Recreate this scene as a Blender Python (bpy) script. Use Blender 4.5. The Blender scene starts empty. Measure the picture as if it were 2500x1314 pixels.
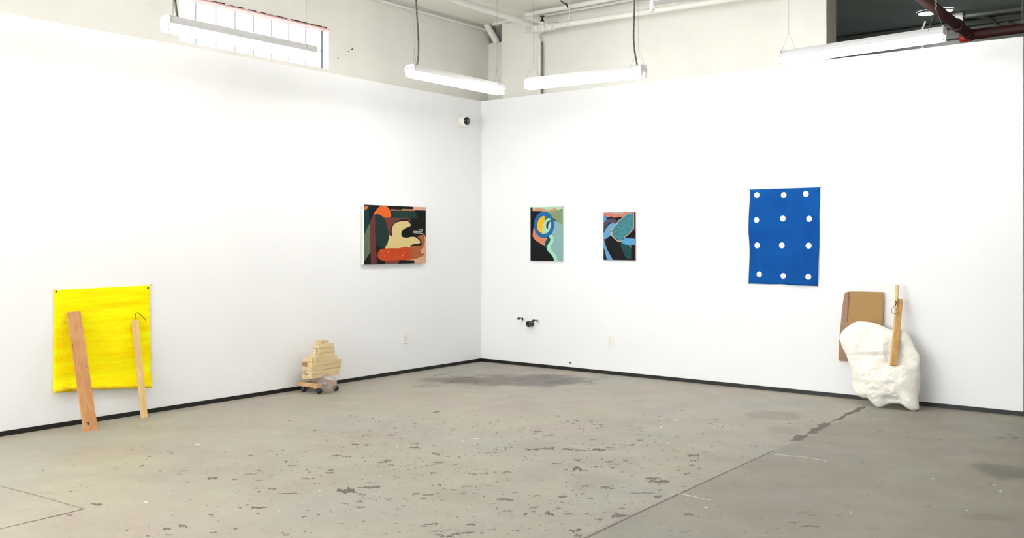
import bpy, bmesh, math, random
from mathutils import Vector, Matrix, noise
from mathutils.geometry import tessellate_polygon

S = bpy.context.scene
COL = S.collection
PI = math.pi

# ------------------------------------------------------------------ camera
# world frame: the room's inner corner is the origin, the gallery walls run along +x and -y
F_PX = 2291.0                      # focal length in pixels of the 2500 px wide frame
EYE = Vector((7.026, -8.458, 1.395))
LOOK = Vector((-0.6134, 0.7897, 0.0)).normalized()
SIDE = Vector((LOOK.y, -LOOK.x, 0.0))
cam = bpy.data.cameras.new('camera')
cam.sensor_fit = 'HORIZONTAL'
cam.sensor_width = 36.0
cam.lens = 36.0 * F_PX / 2500.0
cam.shift_y = -65.0 / 2500.0
cam.clip_end = 200
camo = bpy.data.objects.new('camera', cam)
COL.objects.link(camo)
camo.location = EYE
camo.rotation_euler = LOOK.to_track_quat('-Z', 'Y').to_euler()
S.camera = camo

# ------------------------------------------------------------------ daylight, exposure
w = bpy.data.worlds.new('daylight')
S.world = w
w.use_nodes = True
bg = w.node_tree.nodes['Background']
bg.inputs['Color'].default_value = (0.95, 0.98, 1.0, 1)
bg.inputs['Strength'].default_value = 5.0
S.view_settings.view_transform = 'Standard'
S.view_settings.look = 'None'
S.view_settings.gamma = 1.0
S.view_settings.exposure = 0.58
S.cycles.max_bounces = 7
S.cycles.use_denoising = True
S.cycles.adaptive_threshold = 0.02
S.cycles.diffuse_bounces = 4
S.cycles.transparent_max_bounces = 12
S.cycles.caustics_reflective = False
S.cycles.caustics_refractive = False
TUBE_POWER = 32.0

# ------------------------------------------------------------------ helpers
def at(u, v, ax, c):
    """the point of the plane (axis ax = c) seen at a pixel of the photograph"""
    r = LOOK + SIDE * ((u - 1250.0) / F_PX) + Vector((0, 0, 1)) * ((592.0 - v) / F_PX)
    return EYE + r * ((c - EYE[ax]) / r[ax])

def lin(c):
    return tuple(((x / 255.0) / 12.92 if x / 255.0 <= 0.04045 else ((x / 255.0 + 0.055) / 1.055) ** 2.4) for x in c)

MATS = {}
OBJ = 0.80                         # paint and wood albedos taken from the bright photograph are this much too light
def mat(name, rgb, rough=0.6, metal=0.0, var=0.0, scale=8.0, bump=0.0, bscale=40.0, stretch=(1, 1, 1), emit=None, trans=0.0, coat=0.0, rgb2=None, ab=False):
    """procedural principled material; rgb in sRGB 0-255; var mixes towards rgb2 (or a darker rgb) with noise"""
    if name in MATS: return MATS[name]
    m = bpy.data.materials.new(name); m.use_nodes = True
    nt = m.node_tree; N = nt.nodes; L = nt.links
    b = N['Principled BSDF']
    kf = 1.0 if ab else OBJ
    c = tuple(q*kf for q in lin(rgb))
    b.inputs['Base Color'].default_value = (*c, 1)
    b.inputs['Roughness'].default_value = rough
    b.inputs['Metallic'].default_value = metal
    b.inputs['Transmission Weight'].default_value = trans
    b.inputs['Coat Weight'].default_value = coat
    if var or bump:
        tc = N.new('ShaderNodeTexCoord'); mp = N.new('ShaderNodeMapping')
        mp.inputs['Scale'].default_value = stretch
        L.new(tc.outputs['Object'], mp.inputs['Vector'])
    if var:
        n = N.new('ShaderNodeTexNoise'); n.inputs['Scale'].default_value = scale; n.inputs['Detail'].default_value = 6
        L.new(mp.outputs[0], n.inputs['Vector'])
        r = N.new('ShaderNodeMapRange'); r.inputs['From Min'].default_value = 0.32; r.inputs['From Max'].default_value = 0.68
        L.new(n.outputs['Fac'], r.inputs['Value'])
        x = N.new('ShaderNodeMix'); x.data_type = 'RGBA'
        c2 = tuple(q*kf for q in lin(rgb2)) if rgb2 else tuple(k * (1 - var) for k in c)
        x.inputs[6].default_value = (*c, 1); x.inputs[7].default_value = (*c2, 1)
        L.new(r.outputs[0], x.inputs[0]); L.new(x.outputs[2], b.inputs['Base Color'])
    if bump:
        n2 = N.new('ShaderNodeTexNoise'); n2.inputs['Scale'].default_value = bscale; n2.inputs['Detail'].default_value = 5
        L.new(mp.outputs[0], n2.inputs['Vector'])
        bp = N.new('ShaderNodeBump'); bp.inputs['Strength'].default_value = bump; bp.inputs['Distance'].default_value = 0.02
        L.new(n2.outputs['Fac'], bp.inputs['Height']); L.new(bp.outputs[0], b.inputs['Normal'])
    if emit:
        b.inputs['Emission Color'].default_value = (*lin(emit[0]), 1)
        b.inputs['Emission Strength'].default_value = emit[1]
    MATS[name] = m
    return m

class MB:
    """collects shapes; build() links them as ONE mesh object"""
    def __init__(s): s.v = []; s.f = []; s.m = []; s.sm = []
    def add(s, vs, fs, mi=0, smooth=False):
        o = len(s.v); s.v += [tuple(p) for p in vs]
        for f in fs:
            s.f.append(tuple(i + o for i in f)); s.m.append(mi); s.sm.append(smooth)
        return s
    def box(s, lo, hi, M=None, mi=0):
        x0, y0, z0 = lo; x1, y1, z1 = hi
        vs = [Vector(p) for p in ((x0,y0,z0),(x1,y0,z0),(x1,y1,z0),(x0,y1,z0),(x0,y0,z1),(x1,y0,z1),(x1,y1,z1),(x0,y1,z1))]
        if M: vs = [M @ p for p in vs]
        return s.add(vs, [(3,2,1,0),(4,5,6,7),(0,1,5,4),(1,2,6,5),(2,3,7,6),(3,0,4,7)], mi)
    def tube(s, pts, r, n=12, mi=0, cap=True, closed=False):
        pts = [Vector(p) for p in pts]; rs = r if isinstance(r, (list, tuple)) else [r] * len(pts)
        vs = []; fs = []; prev = None
        for i, p in enumerate(pts):
            a = pts[max(i-1,0)]; b = pts[min(i+1,len(pts)-1)]
            t = (b - a).normalized()
            if prev is None:
                up = Vector((0,0,1)) if abs(t.z) < 0.95 else Vector((1,0,0))
                nx = t.cross(up).normalized()
            else:
                nx = (prev - t * prev.dot(t)).normalized()
            prev = nx; ny = t.cross(nx)
            for k in range(n):
                q = 2*PI*k/n
                vs.append(p + (nx*math.cos(q) + ny*math.sin(q)) * rs[i])
        for i in range(len(pts)-1):
            for k in range(n):
                k2 = (k+1) % n
                fs.append((i*n+k, i*n+k2, (i+1)*n+k2, (i+1)*n+k))
        s.add(vs, fs, mi, True)
        if cap:
            o = len(vs)
            s.add([vs[k] for k in range(n)], [tuple(range(n-1,-1,-1))], mi)
            s.add([vs[o-n+k] for k in range(n)], [tuple(range(n))], mi)
        return s
    def lathe(s, prof, M=None, n=32, mi=0, smooth=True):
        """prof: (radius, z) pairs turned about z"""
        vs = []; fs = []
        for r, z in prof:
            for k in range(n):
                q = 2*PI*k/n; vs.append(Vector((r*math.cos(q), r*math.sin(q), z)))
        if M: vs = [M @ p for p in vs]
        for i in range(len(prof)-1):
            for k in range(n):
                k2 = (k+1) % n; fs.append((i*n+k, i*n+k2, (i+1)*n+k2, (i+1)*n+k))
        return s.add(vs, fs, mi, smooth)
    def ball(s, c, r, n=24, mi=0, sc=(1,1,1)):
        prof = [(max(r*math.sin(PI*i/16), 1e-5), -r*math.cos(PI*i/16)) for i in range(17)]
        M = Matrix.Translation(Vector(c)) @ Matrix.Diagonal((*sc, 1))
        return s.lathe(prof, M, n, mi)
    def poly(s, pts, mi=0, flip=False):
        """flat polygon, possibly concave, as triangles"""
        vs = [Vector(p) for p in pts]
        tr = tessellate_polygon([vs])
        s.add(vs, [tuple(reversed(t)) if flip else tuple(t) for t in tr], mi)
        return s
    def prism(s, pts, d, mi=0):
        """polygon pts pushed by the vector d into a closed solid"""
        a = [Vector(p) for p in pts]; b = [p + Vector(d) for p in a]; n = len(a)
        tr = [tuple(t) for t in tessellate_polygon([a])]
        s.add(a + b, tr + [tuple(i+n for i in reversed(t)) for t in tr] + [(i, (i+1) % n, (i+1) % n + n, i+n) for i in range(n)], mi)
        return s
    def build(s, name, m, parent=None, bevel=0.0, fix=True):
        me = bpy.data.meshes.new(name)
        org = Vector((0,0,0))
        if parent is not None:
            top = parent
            while top.parent is not None: top = top.parent
            org = Vector(top.location)               # parts and sub-parts sit at their thing's origin
        me.from_pydata([tuple(Vector(p) - org) for p in s.v], [], s.f)
        for k in (m if isinstance(m, (list, tuple)) else [m]): me.materials.append(k)
        for p, mi, sm in zip(me.polygons, s.m, s.sm): p.material_index = mi; p.use_smooth = sm
        if fix:
            bm = bmesh.new(); bm.from_mesh(me)
            bmesh.ops.recalc_face_normals(bm, faces=bm.faces)
            bm.to_mesh(me); bm.free()
        me.update()
        o = bpy.data.objects.new(name, me); COL.objects.link(o)
        if parent is not None: o.parent = parent
        o.matrix_parent_inverse = Matrix.Identity(4)
        if bevel:
            b = o.modifiers.new('bevel', 'BEVEL'); b.width = bevel; b.segments = 2; b.limit_method = 'ANGLE'
        return o

def thing(name, loc, label, cat, group=None):
    o = bpy.data.objects.new(name, None); COL.objects.link(o)
    o.location = loc; o.empty_display_size = 0.1
    o.matrix_world = Matrix.Translation(Vector(loc))
    return tag(o, label, cat, group)
def tag(o, label, cat, group=None):
    o['label'] = label; o['category'] = cat
    if group: o['group'] = group
    return o
def struct(o):
    o['kind'] = 'structure'; return o
def smooth_loop(pts, n=5, closed=True):
    P = [Vector(p) for p in pts]; out = []; N = len(P)
    for i in range(N if closed else N-1):
        p0 = P[(i-1) % N] if closed or i > 0 else P[0]
        p1 = P[i]; p2 = P[(i+1) % N]
        p3 = P[(i+2) % N] if closed or i+2 < N else P[-1]
        for k in range(n):
            t = k / n
            out.append(0.5*((2*p1) + (p2-p0)*t + (2*p0-5*p1+4*p2-p3)*t*t + (3*p1-p0-3*p2+p3)*t**3))
    if not closed: out.append(P[-1])
    return out

# ------------------------------------------------------------------ materials of the room
M_gal = mat('gallery_white_paint', (240, 241, 243), 0.75, ab=True, var=0.02, scale=1.5, bump=0.02, bscale=120)
M_up = mat('painted_brick_white', (232, 231, 224), 0.8, ab=True, var=0.07, scale=2.5, bump=0.12, bscale=14)
M_ceil = mat('painted_ceiling', (240, 238, 230), 0.85, ab=True, var=0.05, scale=2, bump=0.08, bscale=20)
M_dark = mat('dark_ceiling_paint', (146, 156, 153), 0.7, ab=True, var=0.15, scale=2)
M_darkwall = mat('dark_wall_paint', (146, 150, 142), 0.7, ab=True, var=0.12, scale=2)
M_black = mat('black_rubber', (16, 16, 18), 0.45)
M_pipe = mat('white_pipe_paint', (234, 233, 227), 0.5, ab=True, var=0.04, scale=6)
M_jamb = mat('grey_jamb_plaster', (186, 178, 168), 0.85, var=0.08, scale=6, bump=0.2, bscale=20)
M_steel = mat('galvanised_wire', (190, 188, 182), 0.4, 0.5)

def floor_material():
    m = bpy.data.materials.new('worn_concrete'); m.use_nodes = True
    nt = m.node_tree; N = nt.nodes; L = nt.links; b = N['Principled BSDF']
    geo = N.new('ShaderNodeNewGeometry')
    def nz(scale, detail=6, rough=0.6):
        n = N.new('ShaderNodeTexNoise'); n.inputs['Scale'].default_value = scale; n.inputs['Detail'].default_value = detail
        n.inputs['Roughness'].default_value = rough
        L.new(geo.outputs['Position'], n.inputs['Vector']); return n.outputs['Fac']
    def rng(v, a, c, lo=0.0, hi=1.0):
        r = N.new('ShaderNodeMapRange'); r.inputs['From Min'].default_value = a; r.inputs['From Max'].default_value = c
        r.inputs['To Min'].default_value = lo; r.inputs['To Max'].default_value = hi
        L.new(v, r.inputs['Value']); return r.outputs[0]
    def mix(f, a, c):
        x = N.new('ShaderNodeMix'); x.data_type = 'RGBA'
        if isinstance(f, float): x.inputs[0].default_value = f
        else: L.new(f, x.inputs[0])
        for i, k in ((6, a), (7, c)):
            if isinstance(k, tuple): x.inputs[i].default_value = (*lin(k), 1)
            else: L.new(k, x.inputs[i])
        return x.outputs[2]
    def math_(op, a, c):
        x = N.new('ShaderNodeMath'); x.operation = op
        for i, k in ((0, a), (1, c)):
            if isinstance(k, (int, float)): x.inputs[i].default_value = k
            else: L.new(k, x.inputs[i])
        return x.outputs[0]
    col = mix(rng(nz(0.55), 0.35, 0.65), (162, 156, 139), (154, 150, 136))
    col = mix(rng(nz(1.7, 8), 0.42, 0.72), col, (150, 142, 131))
    col = mix(math_('MULTIPLY', rng(nz(0.9, 4), 0.55, 0.75), 0.6), col, (161, 161, 145))
    col = mix(math_('MULTIPLY', rng(nz(1.1, 5, 0.55), 0.5, 0.7), 0.55), col, (162, 148, 141))
    col = mix(math_('MULTIPLY', rng(nz(0.75, 3, 0.5), 0.52, 0.7), 0.5), col, (150, 155, 150))
    col = mix(math_('MULTIPLY', rng(nz(14, 8, 0.7), 0.5, 0.8), 0.35), col, (128, 121, 111))
    # shallow dirty patches with a place of their own on the slab: centre, radii, strength, colour
    pos = geo.outputs['Position']
    wob = N.new('ShaderNodeTexNoise'); wob.inputs['Scale'].default_value = 2.6; wob.inputs['Detail'].default_value = 8
    L.new(pos, wob.inputs['Vector'])
    for (cx, cy, rx, ry, rot, st, c) in PATCHES:
        mp = N.new('ShaderNodeMapping'); mp.vector_type = 'TEXTURE'
        mp.inputs['Location'].default_value = (cx, cy, 0); mp.inputs['Rotation'].default_value = (0, 0, rot); mp.inputs['Scale'].default_value = (rx, ry, 1)
        L.new(pos, mp.inputs['Vector'])
        ln = N.new('ShaderNodeVectorMath'); ln.operation = 'LENGTH'; L.new(mp.outputs[0], ln.inputs[0])
        d = math_('ADD', ln.outputs['Value'], math_('MULTIPLY', math_('SUBTRACT', wob.outputs['Fac'], 0.5), 2.0))
        col = mix(rng(d, 1.18, 0.78, 0.0, st), col, c)
    # separate pour beyond the long joint, darkened further to paint light fall-off
    sx = N.new('ShaderNodeSeparateXYZ'); L.new(pos, sx.inputs[0])
    mul = N.new('ShaderNodeMix'); mul.data_type = 'RGBA'; mul.blend_type = 'MULTIPLY'
    L.new(rng(sx.outputs['X'], 4.545, 4.575), mul.inputs[0]); L.new(col, mul.inputs[6]); mul.inputs[7].default_value = (0.80, 0.80, 0.78, 1)
    col = mul.outputs[2]
    L.new(col, b.inputs['Base Color'])
    L.new(rng(nz(3.0), 0.3, 0.7, 0.42, 0.62), b.inputs['Roughness'])
    b.inputs['Specular IOR Level'].default_value = 0.3
    bp = N.new('ShaderNodeBump'); bp.inputs['Strength'].default_value = 0.12; bp.inputs['Distance'].default_value = 0.01
    L.new(nz(60, 6), bp.inputs['Height']); L.new(bp.outputs[0], b.inputs['Normal'])
    return m

def fl(u, v): return at(u, v, 2, 0.0)
def patch(u, v, w_, h_, st, c):
    p = fl(u, v); a = fl(u - w_/2, v); b = fl(u + w_/2, v); t = fl(u, v - h_/2); q = fl(u, v + h_/2)
    d = b - a
    return (p.x, p.y, d.length/2, (q - t).length/2, math.atan2(d.y, d.x), st, c)
PATCHES = [patch(1245, 929, 385, 30, 0.80, (108, 101, 96)), patch(1340, 928, 170, 18, 0.5, (92, 87, 83)), patch(1135, 931, 120, 16, 0.5, (92, 87, 83)),
           patch(2460, 1150, 150, 32, 0.7, (112, 108, 98)), patch(1895, 1015, 130, 20, 0.6, (130, 124, 114)),
           patch(1920, 1052, 90, 18, 0.5, (134, 128, 118)), patch(1450, 1180, 120, 50, 0.3, (140, 134, 124)),
           patch(1320, 1095, 160, 40, 0.25, (140, 134, 124)), patch(2390, 1262, 150, 20, 0.4, (120, 116, 108))]

# ------------------------------------------------------------------ the floor, with its stains, chips and joints
random.seed(5)
ST_A = '''590 372 35 8;265 454 45 8;735 295 40 12;590 400 20 5;100 432 15 6;155 467 30 6;435 455 40 8;265 520 30 12;185 515 40 14;595 535 55 14;605 510 30 8;735 580 50 16;60 590 60 10;130 600 50 10;405 625 45 18;375 635 60 12;625 608 40 8;430 655 45 8;750 640 60 10;690 660 50 10;860 652 40 8;865 685 14 12;20 690 40 8;10 708 50 10;465 737 40 10;640 725 25 8;720 708 40 14;235 750 30 6;585 745 12 6;300 775 50 8;130 835 120 45;240 810 80 14;330 805 60 16;230 855 50 20;30 785 50 10;600 850 40 14;680 858 70 16;645 882 40 12;210 905 40 10;120 915 40 12;220 940 60 24;415 895 35 10;330 895 12 8;855 825 40 12;760 790 30 12;910 850 40 8;945 800 60 8;1090 795 40 8;1010 805 16 8;1205 890 100 22;1280 842 30 6;1420 862 40 8;1150 770 30 6;1075 713 30 12;1130 704 20 8;1215 705 60 16;995 718 30 8;1060 868 16 10;1270 495 30 6;1495 455 70 10;1425 427 45 8;1800 485 45 12;1690 357 35 8;1820 380 70 8;1855 397 20 6;1665 372 25 6;1015 385 25 5;1390 548 80 14;1480 545 110 18;1640 548 90 14;1720 556 80 16;1845 552 80 20;1790 520 30 8;1915 537 50 10;2005 520 80 12;2120 487 40 10;2070 516 30 8;2220 480 20 6;1695 620 45 20;1690 680 60 40;1740 692 40 8;1555 645 60 12;1620 688 30 8;1835 670 60 14;1910 632 50 18;1950 648 60 10;2020 628 30 8;1930 675 30 10;1350 615 20 6;1110 570 80 12;1140 548 30 8;1205 540 20 10;1345 545 30 6;1025 570 20 8;975 570 16 6;925 578 14 6;2250 765 130 26;2200 745 80 16;2130 845 150 16;1890 810 70 22;1750 798 50 14;2440 715 40 16;2480 590 70 20;2480 625 40 16;2465 655 40 10;2255 825 30 12;2240 870 50 20;1590 870 60 24;1780 882 40 12;1590 910 30 10;1395 943 60 24;1500 985 60 28;1560 950 40 12;1630 990 70 26;1220 970 60 18;1340 990 30 20;1400 972 25 8;1760 987 35 8;1970 1000 90 30;2030 1000 40 10;2000 950 40 10;1890 978 40 8;1840 1025 50 10;1680 1100 70 26;1700 1135 50 22;700 1055 90 16;740 1105 80 10;820 1095 60 10;940 1115 80 14;870 1125 60 20;800 1140 70 14;760 1130 50 14;1110 1095 50 12;650 1070 40 14;970 1060 60 14;1050 1115 30 10;1290 1100 30 10;960 62 50 8;830 92 40 6;1010 92 30 8;1200 66 40 6;1300 80 40 6;1760 88 60 8;1497 40 10 6;435 130 10 5;640 125 60 6'''
ST_B = '''1690 438 80 18;1440 470 70 24;1590 476 30 10;1245 418 50 8;1085 418 35 8;965 382 35 10;1140 282 35 8;890 270 30 6;1015 320 25 10;965 250 15 6;1835 282 45 8;1880 308 20 6;1705 315 40 12;1940 354 35 12;1980 343 12 6;1980 380 60 6;1975 392 30 6;1760 415 30 8;1835 447 40 8;1755 483 40 8;1740 535 30 8;1845 542 50 18;1755 560 35 10;2090 470 90 10;2080 410 25 8;2165 395 30 8;2100 427 16 10;2235 432 35 8;2245 410 25 8;1950 570 130 8;1755 665 90 18;1675 650 35 10;1630 668 25 8;1430 714 35 14;1465 702 20 6;2160 716 25 10;1240 788 60 24;1130 810 45 20;860 820 30 12;1150 852 50 12;1605 810 30 14;1000 855 25 16;1940 850 40 20;2065 828 25 10;2060 730 30 12;660 645 60 18;480 555 30 10;475 718 35 10;1450 835 50 10;1270 497 20 8;290 415 12 8;1630 76 15 8;600 510 12 6;545 515 12 6;790 400 14 5'''
ST_C = '''225 990 60 22;1000 978 60 16;1070 998 60 12;1240 996 40 8;930 1045 50 10;1050 1070 110 12;1840 938 50 12;2265 788 30 14;200 802 40 12;1530 420 40 8;1930 483 30 10;1175 505 20 10;655 522 20 8;2340 475 50 20;2440 470 40 14;2420 393 15 6;2475 400 20 10;180 285 25 6;965 240 20 6;345 562 20 6;290 677 16 8;160 690 20 8;1390 646 40 6;1700 430 12 6;1716 470 10 6;455 395 14 8;1610 675 20 8;1280 1095 16 8;105 1100 30 10;195 1112 40 10'''
CHIPS = {'A': '1010 477 60 8;360 733 24 8;630 958 10 10;1120 912 14 8;920 490 18 5;470 525 12 5;1090 1070 20 6;200 960 14 8', 'B': '1340 238 40 12;925 494 12 6;2165 552 20 8;985 628 60 14;75 600 20 8;2060 635 8 8;480 648 16 6;370 168 14 6;430 622 16 8;1895 695 14 10',
         'C': '345 943 22 16;1880 748 28 10;2340 835 26 12;2115 963 18 10;1325 975 18 6;110 853 30 8;90 505 20 14;135 350 44 12;40 398 18 12;170 923 8 10;218 898 8 8;2300 792 20 8;1485 1143 14 8;2072 822 14 8'}
ORG = {'A': (800, 900), 'B': (0, 1000), 'C': (1600, 900)}
def parse(txt, key):
    ox, oy = ORG[key]; k = 1 / 2.7778
    for t in txt.replace('\n', '').split(';'):
        x, y, w_, h_ = (float(q) for q in t.split())
        yield ox + x*k, oy + y*k, w_*k, h_*k
fb = MB()
X0, X1, Y0, Y1 = -0.5, 10.0, -14.0, 3.9
fb.box((X0, Y0, -0.15), (X1, Y1, 0.0))
def blot(u, v, w_, h_, mi, z=0.0004, jag=0.75):
    c = fl(u, v); a = (fl(u + w_/2, v) - fl(u - w_/2, v)) / 2; b = (fl(u, v - h_/2) - fl(u, v + h_/2)) / 2
    n = max(9, min(64, int(9 + w_*1.6)))
    ph = random.random() * 50; pts = []
    for k in range(n):
        q = 2*PI*k/n
        r = max(0.3, 0.95 + jag * (noise.noise((math.cos(q)*1.25 + ph, math.sin(q)*1.25, ph)) * 1.2 + 0.5*noise.noise((math.cos(q)*4 + ph, math.sin(q)*4, ph)) + random.uniform(-0.12, 0.12)))
        p = c + a * math.cos(q) * r + b * math.sin(q) * r
        pts.append((p.x, p.y, z))
    fb.poly(pts, mi)
for key, txt in (('A', ST_A), ('B', ST_B), ('C', ST_C)):
    for u, v, w_, h_ in parse(txt, key):
        k = random.choice((1, 1, 2, 2, 3))
        if key == 'C' : k = random.choice((2, 3, 3))
        if w_ > 14:                               # a larger worn spot is several ragged ones run together
            for q in range(4):
                blot(u + (q - 1.5) * w_ * 0.25 + random.uniform(-1, 1), v + random.uniform(-0.22, 0.22) * h_, w_ * random.uniform(0.30, 0.48), max(h_ * random.uniform(0.45, 0.8), 1.5), k, 0.0004 + 0.00002*q)
        else: blot(u, v, w_ * 0.95, max(h_ * 0.85, 1.6), k)
        for _ in range(3 if w_ > 12 else 1):      # crumbs around each worn spot
            blot(u + random.gauss(0, w_*0.9 + 6), v + random.gauss(0, h_*0.7 + 2.5), random.uniform(1.5, 5), random.uniform(0.8, 2.0), random.choice((2, 3, 3)), 0.0003)
    for u, v, w_, h_ in parse(CHIPS[key], key):
        blot(u, v, w_ * 0.8, max(h_ * 0.7, 1.5), 4, 0.0006)
for _ in range(800):                              # freckles over the worn middle of the slab
    u = random.gauss(1250, 420); v = random.uniform(1015, 1310)
    if v > 985 and not (u < 700 and v < 1090):
        blot(u, v, random.uniform(2, 9), random.uniform(0.9, 2.6), random.choice((2, 3, 3)), 0.0003)
def joint(pts, wid, mi=5, z=0.0005, jit=0.35):
    P = []
    for i in range(len(pts)-1):
        a, b = Vector(pts[i]), Vector(pts[i+1]); n = max(2, int((b-a).length / 0.05))
        P += [a.lerp(b, k/n) for k in range(n)]
    P.append(Vector(pts[-1])); A = []; B = []
    for i, p in enumerate(P):
        t = (P[min(i+1, len(P)-1)] - P[max(i-1, 0)]).normalized(); s_ = Vector((-t.y, t.x))
        w1 = wid * (1 + random.uniform(-jit, jit)) / 2; w2 = wid * (1 + random.uniform(-jit, jit)) / 2
        A.append(p + s_*w1); B.append(p - s_*w2)
    vs = [(p.x, p.y, z) for p in A] + [(p.x, p.y, z) for p in B]; n = len(A)
    fb.add(vs, [(i, i+1, n+i+1, n+i) for i in range(n-1)], mi)
f2 = lambda u, v: tuple(fl(u, v))[:2]
joint([f2(2112, 992), f2(2000, 1045), f2(1945, 1075)], 0.010)
joint([f2(1890, 1100), f2(1650, 1210), f2(1430, 1314), (4.60, -9.0)], 0.011)
joint([f2(2110, 994), f2(2083, 1007), f2(2058, 1017), f2(2042, 1027)], 0.045, 2, 0.0004, 0.7)
joint([f2(2024, 1034), f2(1998, 1046), f2(1975, 1058)], 0.075, 2, 0.0004, 0.6)
joint([f2(1965, 1064), f2(1952, 1070), f2(1937, 1077)], 0.07, 2, 0.0004, 0.7)
joint([f2(2118, 985), (4.50, 0.0)], 0.012)
joint([f2(205, 1243), f2(100, 1269), f2(0, 1292), (2.245, -9.0)], 0.013, 1, 0.0005, 0.7)
joint([f2(205, 1243), f2(100, 1213), f2(0, 1187), (0.0, -6.06)], 0.010, 3)
joint([f2(1060, 918), f2(1100, 910)], 0.022)
joint([f2(1105, 909), f2(1222, 892)], 0.011, 3)
joint([f2(1658, 1205), f2(1690, 1212), f2(1735, 1222)], 0.008, 4, 0.0005, 0.6)
joint([f2(1890, 1110), f2(1960, 1116), f2(2020, 1126)], 0.010, 4, 0.0005, 0.6)
M_floor = floor_material()
stain = lambda n, c: mat(n, c, 0.6, var=0.25, scale=30)
floor = struct(fb.build('floor', [M_floor, stain('worn_spot', (104, 90, 80)), stain('worn_spot_brown', (116, 103, 93)),
    stain('worn_spot_faint', (139, 130, 118)), mat('paint_fleck', (226, 223, 214), 0.6), stain('joint_dirt', (96, 88, 79))], fix=False))

# ------------------------------------------------------------------ walls, ceiling, base strips
ZC = 3.98; ZT = 3.05
struct(MB().box((-0.12, -7.6, 0.036), (0, 0.12, ZT)).build('wall_left', M_gal, bevel=0.004))
struct(MB().box((0.0, 0.0, 0.036), (5.648, 0.12, ZT)).build('wall_right', M_gal, bevel=0.004))
struct(MB().box((-0.115, -7.6, 0.0), (-0.004, 0.11, 0.0365)).build('baseboard_left', M_black))
struct(MB().box((0.0, 0.004, 0.0), (5.66, 0.11, 0.0365)).build('baseboard_right', M_black))
# old masonry above and behind: the side with the glass block window
XU = -0.12
wy1 = at(803, 100, 0, XU).y; wy0 = at(438, 100, 0, XU).y; wz0 = 3.112; wz1 = 3.506
b = MB()
b.box((-0.45, -7.6, 0), (XU - 0.001, wy0, ZC)); b.box((-0.45, wy1, 0), (XU - 0.001, 0.30, ZC))
b.box((-0.45, wy0, 0), (XU - 0.001, wy1, wz0)); b.box((-0.45, wy0, wz1), (XU - 0.001, wy1, ZC))
struct(b.build('wall_left_upper', M_up))
# back side: a shallow niche in the corner, then the brick wall, whose broken end shows at the opening
def ragged(x, y, z0, z1, amp, n=70, seed=0):
    return [(x + amp * (noise.noise((seed, k*0.9, 3.1)) + 0.6*noise.noise((seed, k*3.1, 7.7))), y, z0 + (z1-z0)*k/n) for k in range(n+1)]
nx = at(1225, 150, 1, 0.125).x; ex = at(2017, 100, 1, 0.125).x
left_edge = ragged(nx, 0.125, 0.0, ZC, 0.010, seed=2)
right_edge = ragged(ex, 0.125, 0.0, ZC, 0.004, seed=9)
b = MB(); b.prism(left_edge + list(reversed(right_edge)), (0, 0.245, 0))
struct(b.build('wall_right_upper', M_up))
ex2 = at(2040, 100, 1, 0.371).x
b = MB().box((ex - 0.06, 0.14, 0), (ex2, 0.385, ZC))
struct(b.build('trim_1', M_jamb))
b = MB().box((-0.45, 0.315, 0), (nx + 0.10, 0.60, ZC))
struct(b.build('wall_corner_niche', mat('bare_grey_plaster', (150, 149, 144), 0.9, ab=True, var=0.25, scale=9, bump=0.3, bscale=20)))
struct(MB().box((-0.13, 0.285, 0.0), (nx + 0.03, 0.32, at(1222, 101, 1, 0.285).z)).build('trim_2', M_up, bevel=0.01))
struct(MB().box((X0, Y0, ZC), (X1, 0.62, ZC + 0.15)).build('ceiling', M_ceil))
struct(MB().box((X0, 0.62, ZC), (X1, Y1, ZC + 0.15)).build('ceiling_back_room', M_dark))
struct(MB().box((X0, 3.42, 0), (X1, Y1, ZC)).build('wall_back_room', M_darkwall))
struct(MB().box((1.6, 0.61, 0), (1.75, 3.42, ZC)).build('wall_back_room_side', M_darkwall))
struct(MB().box((9.85, -12.5, 0), (X1, 3.42, ZC)).build('wall_far_side_unseen', M_gal))  # unseen wall added to close the right side against daylight
struct(MB().box((5.0, -12.7, 0), (X1, -12.5, ZC)).build('wall_behind_unseen', M_gal))  # unseen wall added to keep the daylight towards the left
b = MB().box((1.75, 3.33, 3.90), (9.85, 3.42, 3.955)).box((1.75, 3.37, 3.78), (9.85, 3.42, 3.85))
struct(b.build('trim_3', mat('dark_moulding', (112, 116, 110), 0.6)))

# ------------------------------------------------------------------ the glass block window
win = bpy.data.objects.new('window_1', None); COL.objects.link(win); struct(win)
win.location = (-0.22, (wy0+wy1)/2, wz0); win.matrix_world = Matrix.Translation(win.location)
M_gb = mat('daylit_glass_block', (250, 252, 255), 0.25, bump=0.15, bscale=25, emit=((246, 250, 255), 1.7))
M_mort = mat('window_mortar', (184, 186, 202), 0.9)
js = [at(u, 100, 0, -0.22).y for u in (478, 527, 574, 619, 663, 705, 746)] + [wy1 - 0.012]
js = [js[0] - 0.205] + js
zm = (wz0 + wz1) / 2; gap = 0.009
b = MB()
for i in range(len(js)-1):
    for za, zb in ((wz0 + 0.004, zm - gap/2), (zm + gap/2, wz1 - 0.006)):
        b.box((-0.30, js[i] + gap/2, za), (-0.22, js[i+1] - gap/2, zb))
b.build('glass_blocks', M_gb, win, bevel=0.004)
b = MB().box((-0.295, js[0] - 0.1, zm - gap/2), (-0.2195, wy1 - 0.0125, zm + gap/2))
for y in js[1:-1]:
    b.box((-0.295, y - gap/2, wz0 + 0.001), (-0.2192, y + gap/2, wz1 - 0.005))
b.build('mortar', M_mort, win)
MB().box((-0.235, wy1 - 0.012, wz0 + 0.002), (-0.216, wy1 - 0.001, wz1 - 0.004)).build('edge_bead', mat('grey_bead', (112, 122, 140), 0.5), win)
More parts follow.
